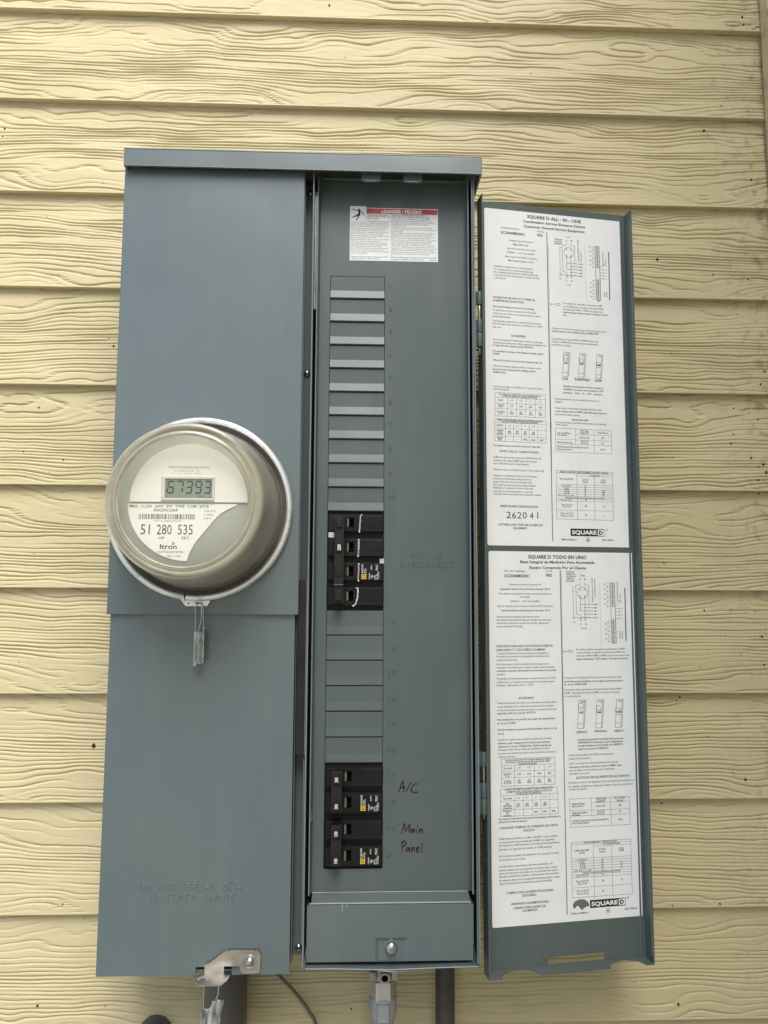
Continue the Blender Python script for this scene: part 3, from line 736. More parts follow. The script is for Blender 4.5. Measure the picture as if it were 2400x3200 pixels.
LINE_EN=[
[(0.69, -4.95), (2.94, -4.95), (2.91, -5.93), (0.68, -5.95), (0.69, -4.95)],
[(0.69, -5.15), (2.94, -5.15)],
[(0.68, -5.4), (2.93, -5.38)],
[(0.68, -5.64), (2.92, -5.61)],
[(1.24, -5.15), (1.22, -5.95)],
[(1.64, -5.15), (1.62, -5.95)],
[(2.06, -5.15), (2.03, -5.95)],
[(2.49, -5.15), (2.46, -5.94)],
[(0.67, -6.07), (2.94, -6.06), (2.93, -6.48)],
[(0.67, -6.07), (0.67, -6.51)],
[(0.67, -6.23), (2.93, -6.21)],
[(3.19, 1.67), (3.15, -6.39)],
[(0.67, -6.46), (2.94, -6.48)],
[(0.67, -6.79), (2.93, -6.79)],
[(0.66, -7.01), (2.92, -7.02), (2.94, -6.12)],
[(0.67, -6.23), (0.66, -7.01)],
[(1.14, -6.24), (1.13, -7.02)],
[(1.49, -6.24), (1.48, -7.02)],
[(1.83, -6.24), (1.82, -7.01)],
[(2.18, -6.24), (2.17, -7.01)],
[(2.57, -6.24), (2.55, -7.02)],
[(3.16, -6.11), (3.12, -11.06)],
[(3.35, -6.34), (5.89, -6.35), (5.89, -7.36), (3.34, -7.36), (3.35, -6.34)],
[(4.26, -6.34), (4.25, -7.01)],
[(5.09, -6.35), (5.09, -7.35)],
[(4.26, -6.59), (5.88, -6.57)],
[(3.35, -6.82), (5.88, -6.81)],
[(3.35, -7.03), (5.88, -7.01)],
[(3.35, -8.15), (5.9, -8.16), (5.88, -10.21), (3.33, -10.2), (3.35, -8.15)],
[(3.35, -8.25), (5.91, -8.25)],
[(4.27, -8.26), (4.26, -10.2)],
[(4.27, -8.36), (5.9, -8.35)],
[(5.07, -8.35), (5.04, -10.21)],
[(3.35, -8.74), (5.9, -8.73)],
[(3.35, -8.85), (5.89, -8.83)],
[(3.35, -8.95), (5.89, -8.93)],
[(3.34, -9.04), (5.89, -9.02)],
[(3.35, -9.13), (5.89, -9.13)],
[(3.34, -9.23), (5.89, -9.23)],
[(3.34, -9.33), (5.89, -9.32)],
[(3.34, -9.44), (5.88, -9.43)],
[(3.33, -9.82), (5.88, -9.82)],
[(4.64, -10.97), (4.78, -10.97), (4.77, -11.12), (4.64, -11.12), (4.64, -10.97)],
]
LINE_ES=[
[(3.48, -12.34), (3.44, -21.04)],
[(0.78, -19.84), (3.04, -19.84), (3.04, -20.9), (0.79, -20.9), (0.78, -19.84)],
[(0.78, -20.09), (3.04, -20.1)],
[(0.79, -20.31), (3.04, -20.34)],
[(0.78, -20.57), (3.04, -20.58)],
[(1.34, -20.1), (1.32, -20.89)],
[(2.17, -20.1), (2.15, -20.89)],
[(2.59, -20.1), (2.59, -20.9)],
[(3.43, -20.72), (3.45, -25.9)],
[(0.74, -21.0), (3.14, -21.01), (3.15, -22.05), (0.74, -22.05), (0.74, -21.0)],
[(0.76, -21.24), (3.13, -21.25)],
[(0.76, -21.46), (3.13, -21.48)],
[(0.76, -21.8), (3.14, -21.81)],
[(1.33, -21.24), (1.32, -22.05)],
[(1.68, -21.24), (1.68, -22.05)],
[(2.06, -21.25), (2.05, -22.05)],
[(2.42, -21.25), (2.43, -22.05)],
[(2.79, -21.25), (2.79, -22.06)],
[(3.64, -21.51), (6.25, -21.51), (6.25, -22.62), (3.66, -22.6), (3.64, -21.51)],
[(4.58, -21.52), (4.59, -22.2)],
[(5.42, -21.51), (5.42, -22.62)],
[(4.57, -21.7), (6.25, -21.7)],
[(3.65, -21.96), (6.25, -22.0)],
[(3.66, -22.17), (6.25, -22.2)],
[(3.68, -23.19), (6.25, -23.19), (6.26, -25.32), (3.67, -25.3), (3.68, -23.19)],
[(3.67, -23.28), (6.25, -23.28)],
[(4.62, -23.29), (4.62, -25.31)],
[(4.63, -23.38), (6.25, -23.39)],
[(5.41, -23.39), (5.41, -25.32)],
[(3.69, -23.82), (6.24, -23.84)],
[(3.69, -23.92), (6.24, -23.94)],
[(3.68, -24.02), (6.24, -24.04)],
[(3.69, -24.12), (6.24, -24.14)],
[(3.68, -24.23), (6.24, -24.25)],
[(3.69, -24.33), (6.24, -24.35)],
[(3.69, -24.44), (6.24, -24.45)],
[(3.69, -24.54), (6.24, -24.56)],
[(3.69, -24.93), (6.25, -24.93)],
[(5.13, -25.81), (5.26, -25.81), (5.26, -25.96), (5.12, -25.96), (5.13, -25.81)],
]
# ------------------------------------------------------------------ the siding wall
WALL_Y, Z0, EXPO = 3.813, 14.853, 4.664
def vnoise(x, z, seed):
    """smooth value noise in [-1,1], x and z arrays in lattice units"""
    r = np.random.RandomState(seed); T = r.rand(64, 64) * 2 - 1
    xi = np.floor(x).astype(int); zi = np.floor(z).astype(int); fx = x - xi; fz = z - zi
    fx = fx * fx * fx * (fx * (fx * 6 - 15) + 10); fz = fz * fz * fz * (fz * (fz * 6 - 15) + 10)
    g = lambda a, b: T[a % 64, b % 64]
    return (g(xi, zi) * (1 - fx) + g(xi + 1, zi) * fx) * (1 - fz) + (g(xi, zi + 1) * (1 - fx) + g(xi + 1, zi + 1) * fx) * fz
def grain(X, Z, seed, H):
    """embossed cedar grain: isolines of a warped field cut as narrow grooves; returns relief in inches (negative = cut in)"""
    r = np.random.RandomState(seed); ox, oz = r.rand(2) * 40
    zc = r.uniform(1.2, 2.8)                                           # tight straight band round here, loose loops away from it
    sp = .14 + .17 * np.clip(np.abs(Z - zc) / 2.0, 0, 1) ** 1.3
    base = np.zeros_like(Z); dz = Z[1, 0] - Z[0, 0]; base = np.cumsum(1 / sp, axis=0) * dz
    loose = np.clip(np.abs(Z - zc) / 2.2, .12, 1)
    phi = base + 2.7 * loose * vnoise(X / 5.2 + ox, Z / 1.5 + oz, seed) + 1.35 * loose * vnoise(X / 2.1 + ox, Z / .75 + oz, seed + 1) + (.16 + .2 * loose) * vnoise(X / .9, Z / .45 + oz, seed + 2)
    phi = phi + 1.2 * vnoise(X / 9 + ox, Z / 9 + 3, seed + 5)
    gz, gx = np.gradient(phi, Z[1, 0] - Z[0, 0], X[0, 1] - X[0, 0])
    g = np.sqrt(gx * gx + gz * gz) + .6
    fr = phi - np.floor(phi); n_id = np.round(phi)
    d = np.minimum(fr, 1 - fr) / g
    amp = np.clip(.62 + .75 * vnoise(X / 3.2 + n_id * 7.31, n_id * .77 + oz, seed + 3), .05, 1.15)
    wdt = .0225 + .008 * vnoise(X / 1.5, n_id * .5, seed + 4)
    fade = np.clip((Z - .04) / .06, 0, 1)
    h = -.082 * amp * np.exp(-(d / wdt) ** 2)
    h += .012 * (fr - .5) * np.clip(g * .25, 0, 1) * amp               # one-sided swell between lines
    h += .007 * vnoise(X / 2.2 + 9, Z / .55, seed + 6) + .004 * vnoise(X / .4, Z / .18, seed + 7)
    return h * fade
def siding_board(zb, seed, x0, x1, parent, res=(.17, .0215), rot=None):
    Hh = EXPO + .22; nx = int((x1 - x0) / res[0]); nz = int(Hh / res[1])
    xs = np.linspace(x0, x1, nx); zs = np.linspace(0, Hh, nz); X, Z = np.meshgrid(xs, zs)
    h = grain(X, Z, seed, Hh)
    Yf = WALL_Y + Z * (.31 / EXPO) - h
    V = np.stack([X, Yf, Z + zb], -1).reshape(-1, 3)
    idx = np.arange(nx * nz).reshape(nz, nx)
    F = np.stack([idx[:-1, :-1], idx[:-1, 1:], idx[1:, 1:], idx[1:, :-1]], -1).reshape(-1, 4)
    # back, bottom, top, ends
    bt = .31; tv = np.stack([xs, np.full(nx, WALL_Y + bt), np.full(nx, zb)], -1)           # bottom back edge
    tt = np.stack([xs, np.full(nx, WALL_Y + bt * 2 + .02), np.full(nx, zb + Hh)], -1)
    b0 = len(V); V = np.concatenate([V, tv, tt]); q = np.arange(nx - 1)
    Fb = np.stack([b0 + q, b0 + q + 1, idx[0, 1:], idx[0, :-1]], -1); Ft = np.stack([idx[-1, :-1], idx[-1, 1:], b0 + nx + q + 1, b0 + nx + q], -1)
    Fk = np.stack([b0 + q + 1, b0 + q, b0 + nx + q, b0 + nx + q + 1], -1)
    F = np.concatenate([F, Fb, Ft, Fk]); nF = len(F)
    me = bpy.data.meshes.new('siding_board'); me.vertices.add(len(V)); me.vertices.foreach_set('co', (V * IN).ravel())
    me.loops.add(nF * 4); me.loops.foreach_set('vertex_index', F.ravel().astype(np.int32))
    me.polygons.add(nF); me.polygons.foreach_set('loop_start', (np.arange(nF) * 4).astype(np.int32))
    sm = np.ones(nF, dtype=bool); sm[-3 * (nx - 1):] = False
    me.polygons.foreach_set('use_smooth', sm); me.materials.append(SIDING); me.update(); me.validate()
    o = bpy.data.objects.new('siding_board', me); collection_link(o); o.parent = parent
    return o
wall = thing('siding_wall', 'cream lap siding wall with embossed wood grain behind the grey meter panel', 'wall', (0, 0, 0))
for i in range(-4, 15):
    siding_board(Z0 - EXPO * i, 40 + (i % 4) * 11 + (i // 4), -24 if -2 < i < 11 else -60, 22.2, wall, res=(.17, .0215) if -2 < i < 11 else (.6, .08))
for i in range(-1, 11):
    siding_board(Z0 - EXPO * i, 90 + i, -60, -24.02, wall, res=(.6, .08))
mb = MB(); mb.box(-60, 40, 4.6, 5.2, -58, 38); mb.build('sheathing', SIDING, wall)
# inside corner post at the right-hand end, and an unseen wall added to shade that side
post = thing('corner_board', 'cream vertical corner board at the right edge of the siding', 'trim board', (0, 0, 0))
mb = MB(); mb.box(21.26, 22.9, 3.05, 3.74, -57.9, 38); mb.build('board', SIDING, post, bevel=.04)

ret = thing('unseen_shade_wall', 'unseen cream wall added on the right to shade the siding, running towards the viewer', 'wall', (23, -30, -58))
mb = MB()
for i in range(-9, 10): z = Z0 - EXPO * i; mb.prism([(22.9, z), (23.2, z), (23.2, z + EXPO), (23.15, z + EXPO)], 3.0, -110, 'y')
mb.box(23.1, 23.3, 5.2, -110, -58, -26)
mb.build('siding_run', SIDING, ret, org=(23, -30, -58))
# ------------------------------------------------------------------ ground (below the frame)
mb = MB(); R_ = 9000
mb.add([(-R_, -R_, -58), (R_, -R_, -58), (R_, R_, -58), (-R_, R_, -58)], [(0, 1, 2, 3)])
GR = vary(mat('pale_gravel', (.36, .35, .31), .9), (.26, .26, .22), 2.2, .4, .6)
mb.build('ground', GR, props={'kind': 'structure'})

# ------------------------------------------------------------------ the meter-main panel
panel = thing('meter_panel', 'grey steel meter and breaker panel with its right door open', 'electrical panel', (-1.2, 3.7, -27.3))
PO = (-1.2, 3.7, -27.3)
def part(mb, name, mats, bevel=.018, parent=None, props=None): return mb.build(name, mats, parent or panel, org=PO, bevel=bevel, props=props)
# enclosure shell
mb = MB()
mb.box(-8.22, -8.16, -.7, 3.7, -27.3, 4.3); mb.box(5.94, 6.0, -.84, 3.7, -27.3, 4.3)          # sides
mb.box(-8.15, 5.93, 3.62, 3.69, -27.25, 4.2); mb.box(-8.15, 5.93, -.2, 3.6, 4.2, 4.26)        # back, top
mb.box(-8.15, -1.25, -.72, 3.6, -27.36, -27.3)                                              # floor of the meter side
mb.box(-.725, -.665, -.86, 3.6, -27.22, 4.15)                                                # partition
mb.box(5.86, 5.94, -.84, -.79, -27.2, 4.1)                                                   # front lip on the right
part(mb, 'enclosure', PAINT)
mb = MB()                                                                                    # bottom of the breaker side: bowed sheet
xs = np.linspace(-.64, 5.92, 40); bow = lambda x: -27.25 - .075 * math.exp(-((x - 2.6) / 1.9) ** 2)
vs = []; 
for x in xs:
    b = bow(x); vs += [(x, -.84, b), (x, -.84, b - .045), (x, 3.6, -27.30), (x, 3.6, -27.25)]
fs = []
for i in range(len(xs) - 1):
    a, c = i * 4, i * 4 + 4; fs += [(a + 1, c + 1, c, a), (a, c, c + 3, a + 3), (a + 2, c + 2, c + 1, a + 1)]
mb.add(vs, fs, 0, False); part(mb, 'bottom_plate', PAINT, 0)
# channel between the meter side and the breaker side
mb = MB(); mb.box(-1.32, -.73, .1, .16, -27.18, 4.1); mb.box(-.8, -.745, -.56, .1, -26.5, -19.6); mb.box(-1.18, -1.13, -.6, .1, -27.18, 4.1)
part(mb, 'channel', PAINT_IN)
mb = MB(); mb.box(-1.1, -.735, -.78, -.36, -19.5, -12.78); mb.box(-.762, -.732, -.86, -.78, -19.5, -12.78, 1); part(mb, 'shield_strip', [BROWN, STEEL], .03)
mb = MB()
for x in (-.632, -.575): mb.box(x - .02, x + .02, -.35, -.1, -1.6, 3.55)
part(mb, 'bus_strip', ZINC, .01)
q = MB(); q.tube([(-.695, -.87, 4.0), (-.695, -.87, -27.2)], .034, 8); q.tube([(-.53, -.53, 4.0), (-.53, -.53, -24.78)], .03, 8); q.tube([(5.775, -.52, 4.0), (5.775, -.52, -24.78)], .034, 8); q.tube([(5.97, -.85, 3.9), (5.97, -.85, -27.2)], .03, 8); q.tube([(-.775, -.58, -19.7), (-.775, -.58, -26.5)], .026, 8); q.tube([(-1.06, -.6, -14.2), (-1.06, -.6, 3.9)], .02, 8)
q.tube([(-.42, -.01, -24.865), (5.64, -.01, -24.865)], .02, 8); q.tube([(-.48, -.655, -25.03), (5.66, -.655, -25.03)], .024, 8); q.tube([(-8.38, -1.295, 3.965), (6.24, -1.295, 3.965)], .02, 8); q.tube([(-.6, -.85, -27.27), (.6, -.85, -27.285), (2.6, -.85, -27.34), (4.6, -.85, -27.285), (5.9, -.85, -27.27)], .022, 8)
part(q, 'edge_highlights', EDGE, 0, props={'kind': 'stuff'})  # thin pale beads added to draw the edge highlights
mb = MB(); mb.box(-.66, 5.93, 1.2, 1.25, -27.2, 4.1); part(mb, 'cavity_shade_sheet', DARK, 0)  # black sheet standing in for shade inside the breaker side
mb = MB(); mb.box(-8.1, -1.3, -.2, -.15, -27.25, 4.1); part(mb, 'cavity_shade_sheet', DARK, 0)  # same painted darkness behind the meter covers
# screws in the channel
def screw_mb(r, cross=True):
    q = MB(); q.lathe(0, 0, [(0, -.075), (r * .45, -.07), (r * .8, -.045), (r, 0), (r, .02)], 24)
    if cross:
        q.box(-r * .62, r * .62, -.082, -.05, -r * .11, r * .11, 1); q.box(-r * .11, r * .11, -.0825, -.05, -r * .62, r * .62, 1)
    return q
for sx, sz in ((-.90, 3.68), (-.93, -4.22), (-.92, -26.9)):
    q = screw_mb(.135); o = q.build('screw', [ZINC, HOLE], panel, loc=(sx - PO[0], .05 - PO[1], sz - PO[2])); o.rotation_euler = (0, rad(random.Random(sz).uniform(10, 70)), 0)
# covers of the meter side
def folded_cover(x0, x1, yf, z0, z1, ret, notch=None):
    q = MB(); t = .06
    if notch:
        n0, n1, nz = notch
        q.prism([(x0, z0), (n0, z0), (n0, nz), (n1, nz), (n1, z0), (x1, z0), (x1, z1), (x0, z1)], yf, yf + t)
        q.box(x0, n0, yf + t, yf + ret, z0, z0 + t); q.box(n1, x1, yf + t, yf + ret, z0, z0 + t)
    else: q.box(x0, x1, yf, yf + t, z0, z1); q.box(x0, x1, yf + t, yf + ret, z0, z0 + t)
    q.box(x0, x0 + t, yf + t, yf + ret, z0 + t, z1); q.box(x1 - t, x1, yf + t, yf + ret, z0 + t, z1)
    return q
q = folded_cover(-8.44, -1.06, -.96, -14.16, 4.08, .5); part(q, 'meter_cover', PAINT, .035)
q = folded_cover(-8.33, -1.2, -.8, -27.46, -14.0, .62, (-4.66, -3.33, -27.17)); low = part(q, 'lower_cover', PAINT, .035)
q = MB(); emboss(q, 'DO NOT BREAK SEAL', -6.8, -2.86, -24.31, .24, -.8, .017); emboss(q, 'NO FUSES INSIDE', -6.42, -3.16, -24.72, .24, -.8, .017)
part(q, 'embossed_text', PAINT, 0, props={'kind': 'stuff', 'label': 'embossed words do not break seal no fuses inside'})
# top cap
q = MB(); t = .055
q.box(-8.40, 6.26, -1.3, -1.3 + t, 3.95, 4.66); q.box(-8.40, -8.40 + t, -1.3 + t, 3.68, 3.95, 4.66); q.box(6.26 - t, 6.26, -1.3 + t, 3.68, 3.95, 4.66)
q.box(-8.40 + t, 6.26 - t, -1.245, -1.19, 3.95, 4.1)                                         # rolled hem
q.box(-8.345, -8.30, -1.19, 3.6, 3.95, 4.08); q.box(6.16, 6.205, -1.19, 3.6, 3.95, 4.08)
q.prism([(-1.3, 4.66), (3.7, 4.9), (3.7, 4.96), (-1.3, 4.72)], -8.40, 6.26, 'x')
part(q, 'top_cap', PAINT, .03)
for a, b in ((1.28, 2.08), (3.02, 3.80)):
    q = MB(); q.prism([(a, 4.4), (b, 4.4), (b, 3.76), (b - .12, 3.67), (a + .12, 3.67), (a, 3.76)], -.98, -.94); q.prism([(a + .1, -.98), (b - .1, -.98), (b - .14, -1.06), (a + .14, -1.06)], 3.67, 3.71, 'z'); part(q, 'cap_tab', PAINT, .012)

# dead front (breaker cover) with its flanges
q = MB(); YD = 0.0; T = .06
plate(q, [-.47, 0, 2.30, 5.85], [-24.87, -24.0, -20.0, -14.0, -10.0, 0, 4.18], {(1, 1), (1, 2), (1, 3), (1, 4)}, YD, T)
q.prism([(-.47, T), (-.47, 0), (-.555, -.52), (-.505, -.52), (-.44, -.0001), (-.44, T)], -24.8, 4.18, 'z')
q.prism([(5.82, 0), (5.755, -.5), (5.80, -.52), (5.875, 0), (5.875, T), (5.82, T)], -24.8, 4.18, 'z')
q.prism([(0, -24.87), (-.05, -24.885), (-.64, -24.99), (-.66, -25.02), (-.6, -25.03), (-.03, -24.93), (.05, -24.93)], -.42, 5.66, 'x')
dead = part(q, 'dead_front', PAINT_IN, .02)
def dpart(mb, name, mats, bevel=0, props=None):                                              # sub-part of the dead front
    return mb.build(name, mats, dead, org=PO, bevel=bevel, props=props)
# blanks: 1 in pitch, each bulges out towards its lower lip
def blank_mb(k, tilt):
    q = MB(); z = -k; x0, x1 = .018, 2.282
    q.prism([(.012, z - .012), (.012, z - .62), (-tilt, z - .955), (-tilt + .05, z - .985), (.07, z - .985), (.07, z - .012)], x0, x1, 'x')
    return q
for k in list(range(0, 10)) + list(range(14, 20)):
    dpart(blank_mb(k, .066 if k < 10 else .022), 'breaker_blank', PAINT_IN, .012)
q = MB()
for i, k in enumerate(list(range(0, 10)) + list(range(14, 24))):
    s = str(i + 1); zc = -k - .48 + (0.1 if k < 10 else 0)
    if len(s) == 1: emboss(q, s, 2.49, 2.61, zc, .18, 0, .021)
    else: emboss(q, s, 2.47, 2.80, zc, .18, 0, .021)
emboss(q, 'SERVICE', 3.42, 4.72, -11.79, .19, 0, .013); emboss(q, 'DISCONNECT', 3.0, 5.16, -12.14, .24, 0, .018)
dpart(q, 'embossed_numbers', PAINT_IN, props={'kind': 'stuff'})
# backing behind the blanks seams so they read as thin dark lines
q = MB(); q.box(-.1, 2.4, .13, .16, -24.1, .1); dpart(q, 'seam_shadow_plate', DARK)
# handwriting
hx = lambda a, b: (2.92 + (a - 1100) * .00306, -21.1 - (b - 475) * .00292)
AC = [[(1103, 472), (1130, 400), (1158, 332), (1165, 400), (1172, 470)], [(1120, 428), (1183, 410)], [(1202, 470), (1262, 345)], [(1340, 374), (1318, 368), (1288, 398), (1264, 440), (1268, 470), (1300, 490), (1350, 480)]]
MN = [[(1140, 1012), (1160, 950), (1178, 892), (1190, 988), (1220, 940), (1245, 902), (1240, 960), (1240, 1012)], [(1292, 968), (1274, 958), (1260, 985), (1268, 1006), (1288, 990), (1300, 962), (1304, 1010)], [(1333, 962), (1335, 1006)], [(1343, 934), (1347, 938)], [(1372, 960), (1370, 1012), (1384, 970), (1400, 960), (1408, 980), (1412, 1016)]]
PN = [[(1152, 1122), (1147, 1255)], [(1140, 1140), (1165, 1118), (1192, 1122), (1200, 1145), (1182, 1175), (1152, 1192)], [(1236, 1202), (1212, 1204), (1200, 1232), (1212, 1250), (1232, 1230), (1242, 1200), (1246, 1250)], [(1272, 1194), (1270, 1252), (1286, 1206), (1302, 1200), (1308, 1252)], [(1336, 1228), (1364, 1212), (1356, 1196), (1336, 1206), (1330, 1238), (1346, 1256), (1376, 1248)], [(1406, 1145), (1402, 1270)]]
def hand(strokes, m_):
    q = MB()
    for st in strokes: q.ribbon([hx(*p) for p in st], .046, -.004)
    return q
dpart(hand(AC, 0), 'handwritten_note', PEN1, props={'label': 'handwritten letters A/C in black marker'})
dpart(hand(MN + PN, 0), 'handwritten_note', PEN2, props={'label': 'handwritten words Main Panel in dark red marker'})

# bottom trim plate with a pressed pad round its screw
def bump_y(x, z):
    d = max(abs(x - 2.63) - .50, (z + 26.36) if z > -26.36 else -9)
    d = max(abs(x - 2.63) - .50, z + 26.40)
    k = min(max((d + .0) / .12, 0), 1); k = k * k * (3 - 2 * k)
    return -.66 + .075 * (1 - k)
q = MB()
xs = sorted(set(list(np.linspace(-.56, 1.9, 10)) + list(np.linspace(1.9, 3.4, 46)) + list(np.linspace(3.4, 5.74, 9)))); 
zs = sorted(set(list(np.linspace(-27.12, -26.1, 30)) + list(np.linspace(-26.1, -25.08, 6))))
q.grid(xs, zs, bump_y)
q.box(-.56, 5.60, -.655, -.60, -27.13, -27.12); q.box(-.58, -.56, -.655, -.1, -27.12, -25.08); q.box(5.74, 5.76, -.655, -.1, -26.55, -25.08)
q.prism([(-.66, -25.08), (-.6, -25.03), (-.5, -25.04), (-.5, -25.10)], -.50, 5.68, 'x')
part(q, 'trim_plate', PAINT, 0)
q = MB(); q.lathe(0, 0, [(0, -.16), (.08, -.16), (.16, -.13), (.215, -.08), (.235, -.02), (.235, .03)], 40); q.box(-.15, .15, -.175, -.1, -.022, .022, 1); q.box(-.022, .022, -.176, -.1, -.15, .15, 1); 
for a in range(0, 360, 60):
    c, s_ = math.cos(rad(a)), math.sin(rad(a)); q.add([(c * .235, -.02, s_ * .235), (c * .19, -.1, s_ * .19), (math.cos(rad(a + 60)) * .19, -.1, math.sin(rad(a + 60)) * .19), (math.cos(rad(a + 60)) * .235, -.02, math.sin(rad(a + 60)) * .235)], [(0, 1, 2, 3)])
o = q.build('cover_screw', [ZINC, STEEL], panel, loc=(2.63 - PO[0], -.6 - PO[1], -26.68 - PO[2])); o.rotation_euler = (0, rad(25), 0)
for x in (.62, .80):
    pass
q = MB(); q.ribbon([(.74, -25.04), (.76, -25.18), (.765, -25.28)], .035, -.664); q.ribbon([(.95, -25.05), (.955, -25.14)], .03, -.664); part(q, 'paint_drip', DRIP, 0)
# spring clips at the dead front edges
q = MB(); q.tube([(5.80, -.53, -21.75), (5.72, -.42, -21.95), (5.78, -.53, -22.18)], .022, 8); part(q, 'edge_clip', PAINT, 0); q = MB(); q.tube([(-.52, -.53, -21.6), (-.44, -.42, -21.85), (-.5, -.53, -22.05)], .022, 8)
part(q, 'edge_clip', PAINT, 0)

# danger label on the dead front
q = MB(); lx = lambda a: .80 + (a - 235) * .003146; lz = lambda b: 3.08 - (b - 115) * .00317
q.box(.80, 4.56, -.004, .0, .71, 3.06); q.box(.80, 1.50, -.009, -.004, 2.42, 3.12, 0)
Y1 = -.0115
q.add([(lx(462), Y1, lz(130)), (lx(462), Y1, lz(204)), (lx(1424), Y1, lz(204)), (lx(1424), Y1, lz(134))], [(0, 1, 2, 3)], 1)
Y2 = -.0135
q.text('DANGER / PELIGRO', lx(694), lx(1208), lz(170), .135, Y2, 0, .045)
q.add([(lx(655), Y2, lz(192)), (lx(692), Y2, lz(192)), (lx(674), Y2, lz(152))], [(0, 1, 2)], 0)
q.text('!', lx(672), lx(677), lz(176), .06, Y2 - .002, 1, .02)
man = [[(258, 142), (278, 140), (290, 152), (350, 158), (352, 168), (288, 162)], [(346, 150), (366, 152), (378, 200), (352, 215), (346, 185)], [(364, 158), (378, 160), (430, 222), (426, 234), (400, 205)],
       [(350, 205), (376, 205), (372, 235), (345, 240), (262, 270), (262, 260), (330, 222)], [(352, 230), (372, 222), (330, 300), (314, 302), (340, 250)]]
for pl in man: q.prism([(lx(a), lz(b)) for a, b in pl], -.0112, -.0095, 'y', 2)
q.lathe(lx(357), lz(146), [(0, -.0112), (.031, -.0112), (.031, -.009)], 16, mi=2)
ly = -.0062
for a, b, z, tx, bo in [
    (468, 752, 222, 'HAZARD OF ELECTRIC', .02), (468, 778, 246, 'SHOCK, EXPLOSION, OR', .02), (468, 618, 272, 'ARC FLASH', .02), (475, 778, 314, 'Apply appropriate personal', 0),
    (246, 745, 340, 'protective equipment (PPE) and follow safe', 0), (246, 776, 364, 'electrical work practices. See NFPA 70E, CSA', 0), (246, 752, 388, 'Z462 or NOM-029-STPS or local equivalent.', 0), (246, 748, 414, 'This equipment must only be installed and', 0),
    (246, 716, 438, 'serviced by qualified electrical personnel.', 0), (246, 755, 466, 'Turn off all power supplying this equipment', 0), (246, 692, 490, 'before working on or inside equipment.', 0), (246, 764, 516, 'Always use a properly rated voltage sensing', 0), (246, 584, 541, 'device to confirm power is off.', 0),
    (246, 778, 566, 'Replace all devices, doors and covers before', 0), (246, 652, 591, 'turning on power to this equipment.', 0), (246, 742, 616, 'This equipment is designed and tested by', 0), (246, 742, 640, 'Schneider Electric to performance levels', 0), (246, 660, 664, 'which typically exceed. Use only', 0), (246, 755, 688, 'Square D brand devices and accessories.', 0),
    (246, 688, 712, 'Do not allow petroleum based paints,', 0), (246, 770, 736, 'solvents, or sprays to contact the nonmetallic', 0), (246, 480, 760, 'parts of this product.', 0), (254, 742, 808, 'Failure to follow these instructions will', .015), (254, 645, 834, 'result in death or serious injury.', .015),
    (808, 1284, 220, 'PELIGRO DE DESCARGA ELECTRICA,', .02), (808, 1322, 245, 'EXPLOSION O DESTELLO POR ARQUEO', .02), (808, 1320, 272, 'Utilice equipo de protección personal (EPP)', 0), (808, 1345, 297, 'apropiado y siga las prácticas de seguridad en', 0), (808, 1382, 322, 'trabajos eléctricos establecidas por su Compañía,', 0), (808, 1308, 346, 'consulte la norma NFPA 70E, CSA Z462 y', 0), (808, 1000, 370, 'NOM-029-STPS.', 0),
    (808, 1350, 395, 'Solamente el personal eléctrico especializado', 0), (808, 1402, 420, 'deberá instalar y prestar servicio de mantenimiento', 0), (808, 965, 444, 'a este equipo.', 0), (808, 1392, 468, 'Desenergice el equipo antes de realizar cualquier', 0), (808, 1345, 492, 'trabajo, dentro o fuera de él. Siempre utilice un', 0), (808, 1384, 516, 'dispositivo detector de tensión nominal adecuado', 0), (808, 1332, 541, 'para confirmar la desenergización del equipo.', 0),
    (808, 1408, 566, 'Vuelva a colocar todos los dispositivos, las puertas', 0), (808, 1345, 590, 'y las cubiertas antes de energizar este equipo.', 0), (808, 1332, 614, 'Este equipo ha sido diseñado y probado por', 0), (808, 1384, 638, 'Schneider Electric y cumple con las normas de', 0), (808, 1370, 662, 'nivel de rendimiento. Solamente use los', 0), (808, 1412, 686, 'dispositivos y accesorios de la marca Square D', 0),
    (808, 1384, 710, 'No permita que substancias a base de petróleo,', 0), (808, 1402, 736, 'pinturas, solventes o aerosoles entren en contacto', 0), (808, 1316, 760, 'con partes no metálicas de este producto.', 0), (808, 1408, 808, 'El incumplimiento de estas instrucciones podrá', .015), (808, 1240, 836, 'causar la muerte o lesiones serias.', .015), (1312, 1420, 840, '43500-058-01', 0)]:
    q.text(tx, lx(a), lx(b), lz(z), .052, ly, 3, bo * .6)
q.ribbon([(lx(798), lz(224)), (lx(803), lz(845))], .009, ly, 3)
q.ribbon([(lx(455), lz(118)), (lx(455), lz(318)), (lx(250), lz(320))], .007, -.0105, 3)
q.ribbon([(lx(470), lz(308)), (lx(795), lz(308))], .005, ly, 3)
dpart(q, 'danger_label', [PAPER, RED, INK, INK2], props={'label': 'white danger label with red band and falling figure'})
